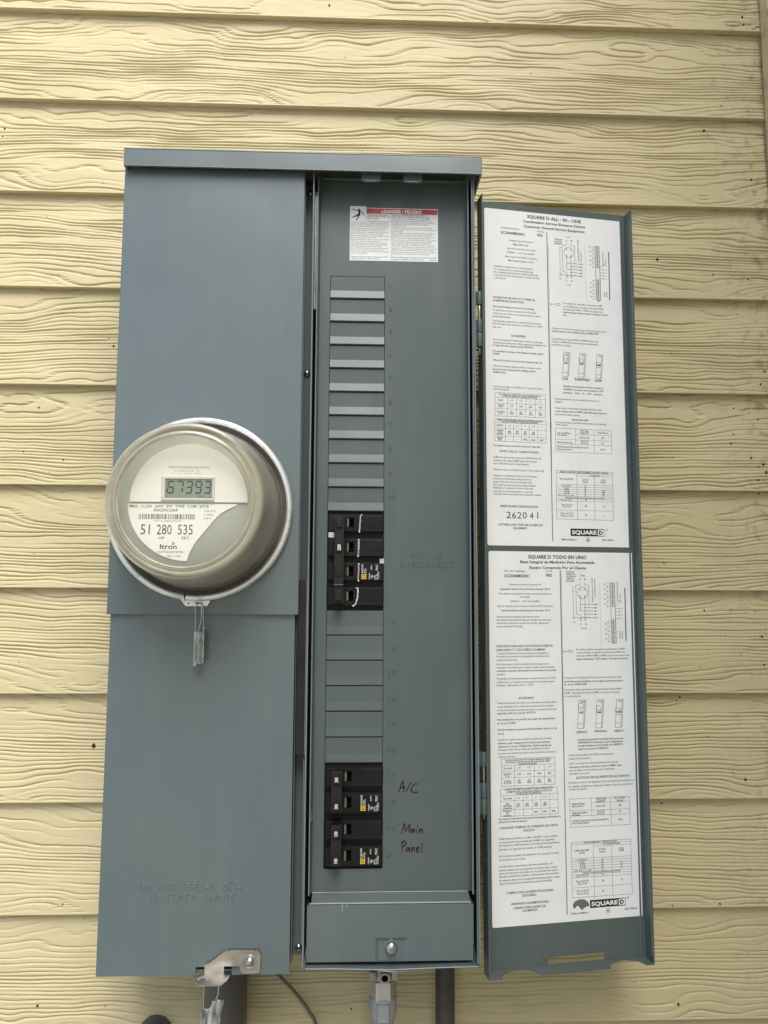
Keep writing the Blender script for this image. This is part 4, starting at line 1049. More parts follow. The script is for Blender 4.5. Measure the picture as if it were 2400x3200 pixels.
# ------------------------------------------------------------------ the open door (local frame: x along the door, -y towards the viewer)
DLOC = (6.227, -.2, 0); DRZ = .1512; DW = 6.834; DT, DB, DF = 3.396, -27.811, .589
q = MB(); t = .05
s0, s1, sa, sb = 2.63, 4.99, -27.46, -27.72
plate(q, [0, s0, s1, DW], [DB, sb, sa, DT], {(1, 1)}, 0, t)
q.box(0, t, -DF, -.0005, DB + .12, DT - .12); q.box(DW - t, DW, -DF, -.0005, DB, DT)
q.prism([(0, DT - .12), (-DF, DT - .12), (-DF, DT), (0, DT)], 0, t, 'x'); q.prism([(0, DB + .12), (-DF, DB + .12), (-DF, DB), (0, DB)], 0, t, 'x')
q.prism([(DW - .30, -.0), (DW - .24, -.035), (DW - .18, -.0)], DB + t, DT - .02, 'z')               # pressed bead beside the right flange
q.prism([(DW - t - .0005, -DF), (DW - t - .0005, -DF + .05), (DW - .12, -DF + .05), (DW - .12, -DF)], DB + .35, DT - .45, 'z')
lip = [(t, -.0005), (t, -DF)]
def arc(c, wd, d, n=18): return [(c - wd + 2 * wd * i / n, -DF + d * math.sqrt(max(0, 1 - ((i / n) * 2 - 1) ** 2)) ** 1.15) for i in range(n + 1)]
lip += [(.50, -DF)] + arc(1.32, .78, .56) + [(2.2, -DF), (4.9, -DF)] + arc(5.72, .76, .53) + [(DW - t, -DF)] + [(DW - t, -.0005)]
q.prism(lip, DB, DB + t, 'z')
dq = tuple(DLOC[i] - PO[i] for i in range(3))
door = q.build('door', PAINT_IN, panel, loc=dq, rz=DRZ, bevel=.02, props={'label': 'hinged grey door swung open to the right'})

def diagram(q, cx, cz, n0, n1, tx, t0, t1, sx, sz0, sz1, gap0, gap1, dot0, dot1, bx, bz0, bz1, dash, vt, es, y):
    """wiring diagram: meter socket circle, five leads, twenty-way breaker strip"""
    w_ = .014; W2 = .02
    R0 = .225; circ = [(cx + R0 * math.cos(rad(a)), cz + R0 * math.sin(rad(a)) * 1.05) for a in range(0, 361, 15)]
    q.ribbon(circ, w_, y, 0)
    for dx, dz in ((-.1, .14), (.1, .14), (-.1, -.14), (.1, -.14)):
        q.ribbon([(cx + dx + .035 * math.cos(rad(a)), cz + dz + .045 * math.sin(rad(a))) for a in range(0, 361, 45)], .012, y, 0)
    for x, z in (n0, n1): q.ribbon([(x + .035 * math.cos(rad(a)), z + .035 * math.sin(rad(a))) for a in range(0, 361, 45)], .012, y, 0)
    q.ribbon([(n0[0], n0[1] - .035), (n1[0], n1[1] + .035)], w_, y); q.ribbon([n1, (tx, t1)], w_, y)
    top = cz + .32
    q.ribbon([(cx - .1, cz + .42), (cx - .1, top), (cx - .29, top), (cx - .29, cz - .85), (cx - .1, cz - .92)], w_, y); q.ribbon([(cx + .1, cz + .42), (cx + .1, top), (cx + .28, top), (cx + .28, cz - .5)], w_, y)
    q.ribbon([(cx - .1, cz - .18), (cx - .1, cz - .76)], w_, y); q.ribbon([(cx + .1, cz - .18), (cx + .1, cz - 1.0)], w_, y)
    for k, zz in enumerate([t0 + (t1 - t0) * i / 4 for i in range(5)]):
        x0 = (cx - .1, cx + .1, cx - .1, cx + .1, cx - .1)[k]
        q.ribbon([(x0, zz), (cx + .05, zz), (cx + .1, zz + .03), (cx + .15, zz), (cx + .24, zz), (cx + .28, zz + .03), (cx + .32, zz), (tx, zz)], w_, y)
        q.box(tx - .03, tx + .03, y - .001, y, zz - .025, zz + .025); q.text(str(k + 1), tx + .08, tx + .11, zz, .05, y, 0, .01)
    q.ribbon([(cx - .1, cz - .95), (cx - .1, cz - 1.05)], w_, y)
    for dx in (-.1, .1): q.ribbon([(cx + dx + .04 * math.cos(rad(a)), cz - 1.1 + .05 * math.sin(rad(a))) for a in range(0, 361, 45)], .012, y, 0)
    n = 24; wd = .19
    q.ribbon([(sx - .005, sz0), (sx + wd, sz0), (sx + wd + .02, sz1), (sx + .02, sz1), (sx - .005, sz0)], W2, y)
    q.ribbon([(sx + wd * .5, sz0), (sx + wd * .5, gap0)], .012, y); q.ribbon([(sx + wd * .5 + .01, gap1), (sx + wd * .5 + .02, sz1)], .012, y)
    for i in range(n + 1):
        zz = sz0 + (sz1 - sz0) * i / n
        if gap1 < zz < gap0: continue
        q.ribbon([(sx, zz), (sx + wd, zz)], .016, y); q.ribbon([(sx + .06, zz - .045), (sx + .14, zz - .045)], .022, y)
        if i % 1 == 0 and i < n:
            dx = dot0[0] if i % 2 == 0 else dot1[0]; q.ribbon([(dx, zz - .05), (sx, zz - .05)], .008, y)
            q.lathe(dx, zz - .05, [(0, y - .001), (.024, y - .001), (.024, y)], 8)
    for i in range(4):
        zz = gap0 - .02 + (gap1 - gap0) * (i + .2) / 3.4; q.ribbon([(sx + wd, zz), (sx + wd + .2, zz)], .012, y); q.lathe(sx + wd + .2, zz, [(0, y - .001), (.024, y - .001), (.024, y)], 8); q.text(str(i + 1), sx + wd + .29, sx + wd + .32, zz, .05, y, 0, .01)
    q.ribbon([(sx + wd + .02, gap0 + .05), (sx + wd + .22, gap0 + .18)], .012, y)
    q.ribbon([(bx, bz0), (bx - .01, bz1)], .042, y)
    zz = dash[1]
    while zz > dash[2]: q.ribbon([(dash[0], zz), (dash[0], zz - .07)], .008, y); zz -= .1
    for s_, x_, z_a, z_b in vt: q.text(s_, z_a, z_b, x_ * -1, .06, y, 0, .012, rot=90)
def toggle(q, x0, z0, x1, z1, pos, y):
    """little drawing of a breaker with its handle up, mid or down"""
    w_ = .013; h = z1 - z0; wd = (x1 - x0) * .62; sk = (x1 - x0) * .22
    A = lambda a, b: (x0 + a * wd + sk * b, z0 + b * h)
    q.ribbon([A(0, 0), A(1, 0), A(1, 1), A(0, 1), A(0, 0)], w_, y); q.ribbon([A(0, .16), A(1, .16)], w_, y)
    q.ribbon([A(1, 0), (A(1, 0)[0] + .04, A(1, 0)[1] + .03), (A(1, 1)[0] + .05, A(1, 1)[1] - .01), A(1, 1)], w_ * 1.3, y)
    zc = {0: .82, 1: .72, 2: .62}[pos]
    q.ribbon([A(-.15, zc), A(.15, zc + .07), A(.75, zc + .05), A(.85, zc - .02), A(.6, zc - .1), A(-.05, zc - .06), A(-.15, zc)], w_, y)
    q.ribbon([A(0, zc - .06), A(.1, zc - .16), A(.8, zc - .18), A(.8, zc - .05)], w_, y); q.ribbon([A(.1, .55), A(.8, .54)], .028, y)
def logo(q, x0, z0, x1, z1, xs_, y):
    q.add([(x0, y, z0), (x1, y, z0), (x1, y, z1), (x0, y, z1)], [(0, 1, 2, 3)], 0)
    h = z1 - z0; q.text('SQUARE', x0 + .06, xs_ - .05, (z0 + z1) / 2, h * .5, y - .002, 1, .04)
    q.add([(xs_, y - .002, z0 + .03), (x1 - .02, y - .002, z0 + .03), (x1 - .02, y - .002, z1 - .03), (xs_, y - .002, z1 - .03)], [(0, 1, 2, 3)], 1)
    q.text('D', xs_ + .05, x1 - .07, (z0 + z1) / 2, h * .48, y - .004, 0, .05)
SZ = {'T': .135, 'T2': .11, 'S': .102, 'H': .082, 'B': .072, 'N': .072, 'K': .10, 'X': .27}
BO = {'T': .03, 'T2': .024, 'S': .026, 'H': .02, 'B': .018, 'N': .008, 'K': .022, 'X': .0}
def sheet(u0, u1, z1, z0, texts, lines, es):
    q = MB(); c = .05
    q.prism([(u0 + c, z0), (u1, z0), (u1, z1), (u0 + c, z1), (u0, z1 - c), (u0, z0 + c)], -.003, -.012, 'y', 1); y = -.0145
    for a, b, z, st, tx in texts:
        if tx in ('1', 'I') and st == 'X': a, b = (a + b) / 2 - .018, (a + b) / 2 + .022
        q.text(tx, a, b, z, SZ[st], y, 2 if st == 'N' else 0, BO[st])
    for pl in lines: q.ribbon(pl, .012 if len(pl) > 2 or abs(pl[0][0] - pl[-1][0]) < 1 else .01, y, 2)
    return q
q = sheet(.30, 6.63, 3.10, -11.345, TEXT_EN, LINE_EN, False); y = -.0145
q.ribbon([(3.13, 2.27), (3.13, -11.12)], .03, y)
diagram(q, 4.12, 1.44, (3.71, 1.5), (3.71, .41), 4.67, .96, .41, 5.36, 1.84, -.6, .84, .38, (5.11, 0), (5.23, 0), 6.0, 1.61, -.54, (4.89, 1.88, -.62),
        [('Customer provided no. 2 AWG', -4.56, 1.07, 2.04), ('copper conductor', -4.68, 1.06, 1.5), ('Service disconnect', -5.71, .98, 1.6), ('200 A max.', -5.83, .98, 1.25), ('Neutral', -5.75, -.42, -.2), ('ground', -5.85, -.42, -.2)], False, y)
q.ribbon([(3.26, -.94), (3.48, -.93)], .014, y); q.lathe(3.27, -.94, [(0, y - .001), (.028, y - .001), (.028, y)], 8); q.ribbon([(3.48 + .1 * math.cos(rad(a)) + .1, -.93 + .045 * math.sin(rad(a))) for a in range(0, 361, 30)], .016, y)
for (a, b, c, d_), pos in (((3.72, -4.09, 4.09, -3.03), 0), ((4.45, -4.08, 4.82, -3.03), 1), ((5.24, -4.09, 5.60, -3.03), 2)): toggle(q, a, b, c, d_, pos, y)
logo(q, 3.93, -10.90, 5.45, -10.59, 5.15, y)
q.build('instruction_sheet', [INK, PAPER, INK2], door, props={'label': 'upper white instruction sheet in English with number 262041'})
q = sheet(.34, 6.68, -11.575, -26.19, TEXT_ES, LINE_ES, True)
q.ribbon([(3.43, -12.32), (3.44, -25.9)], .03, y)
diagram(q, 4.40, -13.26, (3.98, -13.19), (3.99, -14.29), 4.96, -13.74, -14.28, 5.65, -12.84, -15.31, -13.86, -14.32, (5.40, 0), (5.51, 0), 6.31, -13.06, -15.23, (5.18, -12.86, -15.37),
        [('Cable de cobre no. 2 AWG', -4.84, -13.65, -12.66), ('suministrado por el cliente', -4.95, -13.44, -12.66), ('Desconectador de servicio', -5.96, -13.65, -12.78), ('200 A máx.', -6.08, -13.65, -13.3), ('Neutral', -6.03, -15.15, -14.85), ('de tierra', -6.13, -15.15, -14.85)], True, y)
q.ribbon([(3.52, -15.65), (3.72, -15.65)], .014, y); q.lathe(3.53, -15.65, [(0, y - .001), (.028, y - .001), (.028, y)], 8); q.ribbon([(3.82 + .1 * math.cos(rad(a)), -15.65 + .045 * math.sin(rad(a))) for a in range(0, 361, 30)], .016, y)
for (a, b, c, d_), pos in (((4.05, -18.75, 4.45, -17.62), 0), ((4.84, -18.75, 5.25, -17.62), 1), ((5.71, -18.76, 6.11, -17.62), 2)): toggle(q, a, b, c, d_, pos, y)
logo(q, 4.42, -25.74, 5.95, -25.44, 5.66, y)
q.prism([(3.70, -25.70), (3.69, -25.55), (3.78, -25.44), (3.95, -25.38), (4.14, -25.38), (4.28, -25.45), (4.38, -25.56), (4.39, -25.66), (4.26, -25.67), (4.14, -25.73), (4.09, -25.80), (4.0, -25.72), (3.92, -25.62), (3.84, -25.63), (3.78, -25.70)], -.0160, -.0125, 'y', 3)
q.build('instruction_sheet', [INK, PAPER, INK2, TEAR], door, props={'label': 'lower white instruction sheet in Spanish with a grey torn patch'})

# hinges between box and door
def hinge(z, pin_tail):
    q = MB()
    for a, b, r, mi in ((z, z - .55, .118, 0), (z - .56, z - 1.16, .062, 1), (z - 1.17, z - 1.74, .118, 0), (z - 1.765, z - 2.34, .118, 0), (z - 2.35, z - 2.35 - pin_tail, .035, 1)):
        q.lathe(6.21, -.62, [(0, a), (r, a), (r, b), (0, b)], 20, mi=mi, axis='z')
        if r > .1: q.box(6.0, 6.21, -.62, -.575, b, a, mi)
    return q
for z, tail in ((-.84, .32), (-19.45, .18)):
    part(hinge(z, tail), 'hinge', [PAINT_IN, STEEL], .01)

# ------------------------------------------------------------------ latch on the lower cover
q = MB()
pl = [(-4.32, -27.30), (-4.32, -27.07), (-4.26, -27.0), (-4.14, -26.97), (-3.62, -26.60), (-3.50, -26.54), (-3.42, -26.57), (-3.38, -26.53), (-2.52, -26.55), (-2.47, -26.58), (-2.41, -26.54), (-2.30, -26.62), (-2.26, -26.72), (-2.28, -27.28), (-2.34, -27.36), (-2.90, -27.37), (-3.0, -27.28), (-3.04, -27.10), (-3.60, -27.09), (-3.60, -27.30)]
q.prism(pl, -.93, -.88)
q.prism([(-4.32, -.93), (-4.32, -1.0), (-4.64, -1.14), (-4.60, -1.46), (-4.40, -1.82), (-3.54, -1.85), (-3.38, -1.50), (-3.34, -1.1), (-3.58, -1.0), (-3.60, -.93)], -27.30, -27.34, 'z')
q.lathe(-2.66, -26.95, [(.26, -.925), (.25, -.955), (.2, -.945), (.19, -.93)], 32)
q.lathe(-2.66, -26.95, [(0, -1.05), (.08, -1.04), (.145, -.995), (.17, -.94), (.17, -.93)], 32, mi=1)
part(q, 'latch', [STEEL, ZINC], .012)
q = MB(); q.prism([(-4.5, -1.4), (-4.35, -1.2), (-4.15, -1.15), (-4.0, -1.35), (-4.12, -1.5), (-4.2, -1.32), (-4.32, -1.32), (-4.42, -1.52)], -27.296, -27.300, 'z'); part(q, 'latch_hole', CAST, 0)

# ------------------------------------------------------------------ electricity meter
MC = (-4.95, -1.0, -10.03)
meter = thing('electric_meter', 'round glass-fronted electric meter with digital readout mounted on the grey cover', 'electric meter', MC)
def mpart(q, name, mats, bevel=0, props=None, parent=None): return q.build(name, mats, parent or meter, org=MC, bevel=bevel, props=props)
cx, cz = -4.95, -10.03
q = MB(); q.lathe(cx, cz, [(3.45, -.96), (3.45, -1.05), (3.30, -1.10), (3.24, -1.02), (3.10, -1.06), (3.02, -1.35), (2.9, -1.55), (0, -1.55)], 72); mpart(q, 'meter_base', METER_BASE)
q = MB(); q.lathe(cx, cz, [(2.80, -1.5), (2.74, -2.2), (2.68, -2.95), (2.62, -3.02), (0, -3.02)], 72); inner = mpart(q, 'dial_carrier', DIAL)
# clear cover: side wall, rounded rim, flat window
side = [(3.20, -1.12), (3.12, -1.22), (3.10, -1.55), (3.05, -1.9), (2.985, -2.3), (2.93, -2.8), (2.875, -3.3), (2.84, -3.55)]
q = MB(); q.lathe(cx, cz, side, 96); mpart(q, 'cover_side', GLASS_S)
q = MB(); q.lathe(cx, cz, [(3.125, -1.20), (3.16, -1.23), (3.125, -1.26)], 96); mpart(q, 'cover_seam', STEEL)
q = MB(); q.lathe(cx, cz, [(2.84, -3.55), (2.825, -3.72), (2.76, -3.86), (2.66, -3.92), (2.58, -3.90), (2.55, -3.84), (2.50, -3.84), (2.47, -3.90), (2.40, -3.92)], 96); mpart(q, 'cover_rim', OLIVE)
q = MB(); q.lathe(cx, cz, [(2.52, -3.80), (2.49, -3.85), (2.45, -3.80)], 96); mpart(q, 'amber_refraction', AMBER)  # added ring, its colour stands in for refraction at the rim
q = MB(); q.lathe(cx, cz, [(2.40, -3.92), (2.34, -3.89), (2.30, -3.91), (1.2, -3.93), (0, -3.935)], 96); mpart(q, 'front_window', GLASS_F)
q = MB(); q.lathe(cx, cz, [(2.44, -3.78), (2.40, -3.80), (2.36, -3.78)], 96); mpart(q, 'rubber_gasket', CAST)
# dial face
q = MB(); n = 48; q.prism([(cx + 2.14 * math.cos(rad(180 * i / n)) , cz + .02 + 2.15 * math.sin(rad(180 * i / n))) for i in range(n + 1)], -3.02, -3.10); dome = mpart(q, 'dial_face', DOME, .03)
lbl = [(-7.16, -10.085), (-3.20, -10.065), (-3.22, -10.12), (-3.50, -10.25), (-3.78, -10.42), (-4.02, -10.66), (-4.24, -10.94), (-4.46, -11.22), (-4.65, -11.45), (-4.78, -11.68), (-4.88, -11.88), (-4.97, -12.17)]
lbl += [(cx + 2.21 * math.cos(rad(a)), cz + 2.14 * math.sin(rad(a))) for a in range(-92, -179, -5)]
q = MB(); q.prism(lbl, -3.02, -3.06, 'y', 0); yy = -3.064
q.text('FM2S  CL200  240V  3W  TYPE  C1SR  30TA', -7.12, -4.22, -10.17, .10, yy, 1, .004); q.text('PACIFICORP', -6.2, -5.33, -10.315, .10, yy, 1, .012)
rr = random.Random(4); x = -6.74
while x < -4.75:
    w_ = rr.choice([.02, .03, .05]); q.add([(x, yy, -10.645), (x + w_, yy, -10.645), (x + w_, yy, -10.455), (x, yy, -10.455)], [(0, 1, 2, 3)], 1); x += w_ + rr.choice([.02, .03, .045])
q.text('*MP1512805350HP*', -6.22, -5.18, -10.71, .045, yy, 1)
for tx, a, b in (('51', -6.66, -6.33), ('280', -6.08, -5.54), ('535', -5.32, -4.78)): q.text(tx, a, b, -11.02, .36, yy, 1, .0)
q.text('HP', -6.0, -5.8, -11.33, .1, yy, 1); q.text('ERT', -5.17, -4.9, -11.33, .1, yy, 1)
q.text('Itron', -5.95, -5.34, -11.64, .17, yy, 1, .02); q.ribbon([(-5.5, -11.48), (-5.44, -11.53), (-5.51, -11.58)], .03, yy, 1)
q.text('WATTHOUR METER', -6.04, -5.1, -11.84, .075, yy, 1); q.text('USA  0106', -5.7, -5.2, -11.99, .06, yy, 1)
q.text('CA 0.5', -4.38, -3.98, -10.33, .065, yy, 1); q.text('1.0Kh', -4.38, -4.05, -10.47, .06, yy, 1); q.text('60Hz', -4.38, -4.13, -10.6, .06, yy, 1)
mpart(q, 'name_label', [LABELW, mat('label_ink', (.06, .06, .06), .6)], 0, props={'label': 'white printed label with number 51 280 535'})
q = MB(); yy = -3.105; x = -5.72
while x < -4.22:
    w_ = rr.choice([.02, .03]); q.add([(x, yy, -8.77), (x + w_, yy, -8.77), (x + w_, yy, -8.69), (x, yy, -8.69)], [(0, 1, 2, 3)]); x += w_ + .025
q.text('51280535  P', -5.5, -4.6, -8.86, .05, yy, 0); q.text('Kh 1.0   240V  60Hz', -5.6, -4.5, -8.96, .045, yy, 0); mpart(q, 'etched_barcode', mat('faint_print', (.38, .37, .31), .6))
q = MB(); fr = (-5.95, -4.02, -9.96, -9.07); a, b, c, d_ = fr
q.box(a, b, -3.10, -3.17, c, c + .08); q.box(a, b, -3.10, -3.17, d_ - .1, d_); q.box(a, a + .14, -3.10, -3.17, c + .08, d_ - .1); q.box(b - .08, b, -3.10, -3.17, c + .08, d_ - .1); mpart(q, 'display_frame', BEZ, .02)
q = MB(); q.box(-5.82, -4.09, -3.10, -3.115, -9.89, -9.16); lcd = mpart(q, 'display', [LCD, LCDINK])
q = MB(); SEG = {'6': 'afedcg', '7': 'abc', '3': 'abgcd', '9': 'abcdfg'}
def seg(q, ch, x, z, w_, h, y):
    k = .05; s_ = .035; P = {'a': [(x + s_, z + h), (x + w_ - .01, z + h)], 'g': [(x + s_, z + h / 2), (x + w_ - .02, z + h / 2)], 'd': [(x + .0, z), (x + w_ - s_, z)], 'b': [(x + w_ + .01, z + h - k), (x + w_, z + h / 2 + k)], 'c': [(x + w_ - .01, z + h / 2 - k), (x + w_ - .03, z + k)], 'f': [(x + .01, z + h - k), (x, z + h / 2 + k)], 'e': [(x - .01, z + h / 2 - k), (x - .03, z + k)]}
    for c_ in SEG[ch]: q.ribbon(P[c_], .055, y)
for i, ch in enumerate('67393'): seg(q, ch, -5.71 + i * .335, -9.68, .20, .42, -3.118)
q.text('kWh', -4.62, -4.42, -9.80, .05, -3.118, 0, .01); q.box(-4.2, -4.17, -3.1185, -3.1175, -9.84, -9.78)
mpart(q, 'digits', LCDINK)
# sealing ring with its gap and tab
q = MB(); prof = [(3.42, -1.0), (3.37, -1.10), (3.38, -1.22), (3.44, -1.28), (3.56, -1.265), (3.61, -1.18), (3.62, -.98), (3.42, -1.0)]
q.lathe(cx, cz, prof, 120, -97, 261.2, cap=True)
ring = mpart(q, 'sealing_ring', ALU)
q = MB(); q.prism([(-5.50, -13.62), (-4.47, -13.62), (-4.47, -13.68), (-4.58, -13.83), (-5.38, -13.83), (-5.50, -13.7)], -1.10, -1.06)
q.lathe(-5.28, -13.72, [(0, -1.104), (.035, -1.104), (.035, -1.1)], 12, mi=1); q.box(-5.02, -4.74, -1.104, -1.10, -13.735, -13.685, 1)
q.prism([(-5.62, -13.46), (-5.46, -13.40), (-5.40, -13.62), (-5.5, -13.66)], -1.26, -1.2)
mpart(q, 'ring_tab', [ALU, HOLE], .008)

# wire seal hanging from the ring
seal = thing('wire_seal', 'crimped metal wire seal hanging from the ring tab under the meter', 'wire seal', (-4.8, -1.2, -13.7))
so_ = (-4.8, -1.2, -13.7)
q = MB(); q.tube([(-4.86, -1.12, -13.72), (-4.93, -1.22, -13.74), (-4.99, -1.25, -13.85), (-4.965, -1.26, -14.2), (-4.95, -1.26, -14.75)], .018, 8); q.tube([(-4.84, -1.12, -13.70), (-4.78, -1.22, -13.72), (-4.74, -1.25, -13.85), (-4.74, -1.27, -14.3), (-4.81, -1.27, -14.75)], .018, 8); q.tube([(-4.74, -1.25, -13.78), (-4.68, -1.25, -13.9), (-4.665, -1.24, -14.3), (-4.65, -1.24, -14.7)], .015, 8)
q.build('seal_wire', ZINC, seal, org=so_)
q = MB()
q.prism([(-4.98, -1.22), (-4.99, -1.34), (-4.91, -1.40), (-4.86, -1.33), (-4.80, -1.42), (-4.74, -1.34), (-4.68, -1.40), (-4.62, -1.34), (-4.60, -1.22)], -16.0, -14.78, 'z')
q.tube([(-4.62, -1.34, -14.62), (-4.61, -1.34, -15.95)], .03, 8); q.tube([(-4.96, -1.33, -14.8), (-4.97, -1.33, -16.05)], .028, 8); q.tube([(-4.80, -1.41, -14.7), (-4.80, -1.41, -15.9)], .022, 8); q.box(-4.97, -4.88, -1.34, -1.28, -16.08, -16.0)
q.build('seal_body', ZINC, seal, org=so_, bevel=.01)

# taped seal hanging from the latch
seal2 = thing('taped_seal', 'crumpled clear tape seal on two wires hanging from the lower latch', 'wire seal', (-4.0, -1.6, -27.4)); s2o = (-4.0, -1.6, -27.4)
q = MB(); q.tube([(-4.17, -1.5, -27.3), (-4.19, -1.6, -27.5), (-4.19, -1.6, -28.25)], .022, 8); q.tube([(-3.68, -1.5, -27.34), (-3.67, -1.6, -27.5), (-3.68, -1.6, -27.75), (-3.78, -1.6, -27.98)], .022, 8); q.build('seal_wire', ZINC, seal2, org=s2o)
def tape_y(x, z):
    return -1.62 + .06 * math.sin(x * 17 + z * 2.1) + .035 * math.sin(x * 31 - z * 5.3) + .03 * math.sin(z * 9 + x * 3)
q = MB(); nx, nz = 26, 60; vs = []
for j in range(nz + 1):
    f = j / nz; z = -27.9 - 3.2 * f
    for i in range(nx + 1):
        g = i / nx; top = -28.33 + .40 * min(1, max(0, (g - .12) / .6)) ** .7 - .06 * math.sin(g * 21) ; zz = top + (-31.2 - top) * f
        x = (-4.27 - .0 * f) + (.72) * g + .035 * math.sin(zz * 4) + .02 * math.sin(zz * 11 + 2); vs.append((x, tape_y(x, zz), zz))
a = nx + 1; q.add(vs, [(j * a + i, j * a + i + 1, (j + 1) * a + i + 1, (j + 1) * a + i) for j in range(nz) for i in range(nx)], 0, True)
o = q.build('tape', TAPE, seal2, org=s2o); sm_ = o.modifiers.new('thickness', 'SOLIDIFY'); sm_.thickness = .05 * IN

# ------------------------------------------------------------------ circuit breakers
def pole(q, z1, z0, x0=.06, x1=2.27, slot=(.79, 1.07), handle=True, raised=True):
    """one pole: face plate with its handle slot, raised label pad"""
    yf = -.13; yb = .1; sz1, sz0 = z1 - .13, z0 + .16; a, b = slot
    q.box(x0, a, yf, yb, z0, z1); q.box(b, x1, yf, yb, z0, z1); q.box(a, b, yf, yb, sz1, z1); q.box(a, b, yf, yb, z0, sz0)
    q.box(a - .002, b + .002, .05, .09, sz0 - .002, sz1 + .002, 1)
    q.prism([(a + .012, sz0 + .03), (a + .07, sz0 + .03), (a + .085, sz0 + .1), (a + .085, sz1 - .02), (a + .012, sz1 - .02)], -.10, .05, 'y', 2)
    if raised: q.box(1.42, x1 - .03, yf - .012, yf + .01, z0 + .22, z1 - .03)
    q.box(x0 + .03, .27, yf - .012, yf + .01, z0 + .04, z1 - .1)
    q.box(x0 - .02, x1 + .01, .02, .1, z0 - .02, z0); q.box(x0 - .02, x1 + .01, .02, .1, z1, z1 + .02)
def printing(q, xa, zt):
    """yellow square mark and the white rating print beside it"""
    y = -.146
    q.add([(xa, y, zt), (xa + .19, y, zt), (xa + .19, y, zt + .2), (xa, y, zt + .2)], [(0, 1, 2, 3)], 1); q.ribbon([(xa + .05, zt + .045), (xa + .14, zt + .045), (xa + .14, zt + .15), (xa + .05, zt + .15), (xa + .05, zt + .045)], .022, y - .002, 2)
    for s_, x, z0_, z1_, h in (('HOM', .035, .24, .58, .07), ('TYPE', .12, .24, .38, .045), ('10 kA', .17, .22, .44, .045), ('120/240V', .32, .0, .25, .05), ('AWG', .40, .36, .56, .05), ('75C', .62, .34, .58, .08), ('LISTED', .55, -.02, .16, .05), ('Cu-Al', .62, -.02, .2, .05), ('Cu/60', .68, .0, .3, .055)):
        q.text(s_, zt + z0_, zt + z1_, (xa + x), h, y, 0, .018, rot=90)
    q.ribbon([(xa + .43 + .05 * math.cos(rad(a)), zt + .10 + .055 * math.sin(rad(a))) for a in range(0, 361, 40)], .02, y); q.ribbon([(xa + .40, zt + .07), (xa + .46, zt + .13)], .02, y)
def tie(q, x0, x1, z0, z1, pads, step=None):
    yb, yf = -.3, -.66
    q.box(x0, x1, yb, yf, z0, z1)
    for a, b in pads: q.box(x0 + .055, x1 - .06, yf - .05, yf, a, b, 1); q.box(x0 + .085, x1 - .09, yf - .065, yf - .05, a + .03, b - .03)
    for a, b in pads: q.box(x0 + .1, x1 - .1, -.1, yb, a + .05, b - .05)
BM = [BLACK, HOLE, STUB]
# main breaker, four poles
bo = (1.15, .3, -12.0); mainb = thing('main_breaker', 'tall black four-pole breaker marked 200 between blanks 10 and 11', 'circuit breaker', bo)
q = MB(); q.box(.0, 2.30, .1, .9, -13.985, -10.015); body = q.build('breaker_case', BLACK, mainb, org=bo, bevel=.01)
for k, (a, b) in enumerate(((-10.14, -10.82), (-11.13, -11.82), (-12.10, -12.80), (-13.09, -13.80))):
    q = MB(); pole(q, a, b, raised=k != 2); q.build('breaker_pole', BM, mainb, org=bo, bevel=.012)
q = MB(); tie(q, .31, .69, -13.69, -10.26, ((-10.72, -10.31), (-11.70, -11.28), (-12.66, -12.27), (-13.62, -13.2))); q.box(.30, .68, -.72, -.3, -13.02, -12.68); q.box(.295, .675, -.75, -.7, -13.0, -12.96, 2)
hd = q.build('handle_tie', [BLACK2, BLACK, mat('worn_edge', (.09, .09, .09), .4)], mainb, org=bo, bevel=.014)
q = MB(); q.text('200', -11.62, -11.38, .50, .13, -.732, 0, .03, rot=90); q.build('rating_mark', WHITEINK, mainb, org=bo)
q = MB(); rr = random.Random(9)
def wig(p0, p1, n, wd, amp):
    return [(p0[0] + (p1[0] - p0[0]) * i / n + rr.uniform(-amp, amp), p0[1] + (p1[1] - p0[1]) * i / n) for i in range(n + 1)]
for st in (wig((1.35, -10.16), (1.30, -10.84), 8, .05, .008), wig((1.29, -12.12), (1.27, -12.82), 10, .05, .012), [(1.20, -13.10), (1.26, -13.11), (1.255, -13.35), (1.24, -13.5), (1.20, -13.66), (1.16, -13.76), (1.06, -13.82)]): q.ribbon(st, .05, -.147)
q.ribbon([(1.35, -10.16), (1.40, -10.13)], .04, -.147); q.text('ION', -11.45, -11.13, 1.28, .075, -.147, 0, .03, rot=90); q.ribbon(wig((1.27, -11.5), (1.265, -11.82), 5, .05, .01), .06, -.147)
q.build('printed_arc', WHITEINK, mainb, org=bo)
q = MB(); printing(q, 1.40, -12.74); q.build('rating_print', [WHITEINK, YELLOW, HOLE], mainb, org=bo)
for c_ in ((.05, .29, -.16, .1, -11.08, -10.86), (2.13, 2.31, -.02, .1, -12.12, -11.9)): q = MB(); q.box(*c_); q.build('retaining_clip', CLIP, mainb, org=bo, bevel=.02)
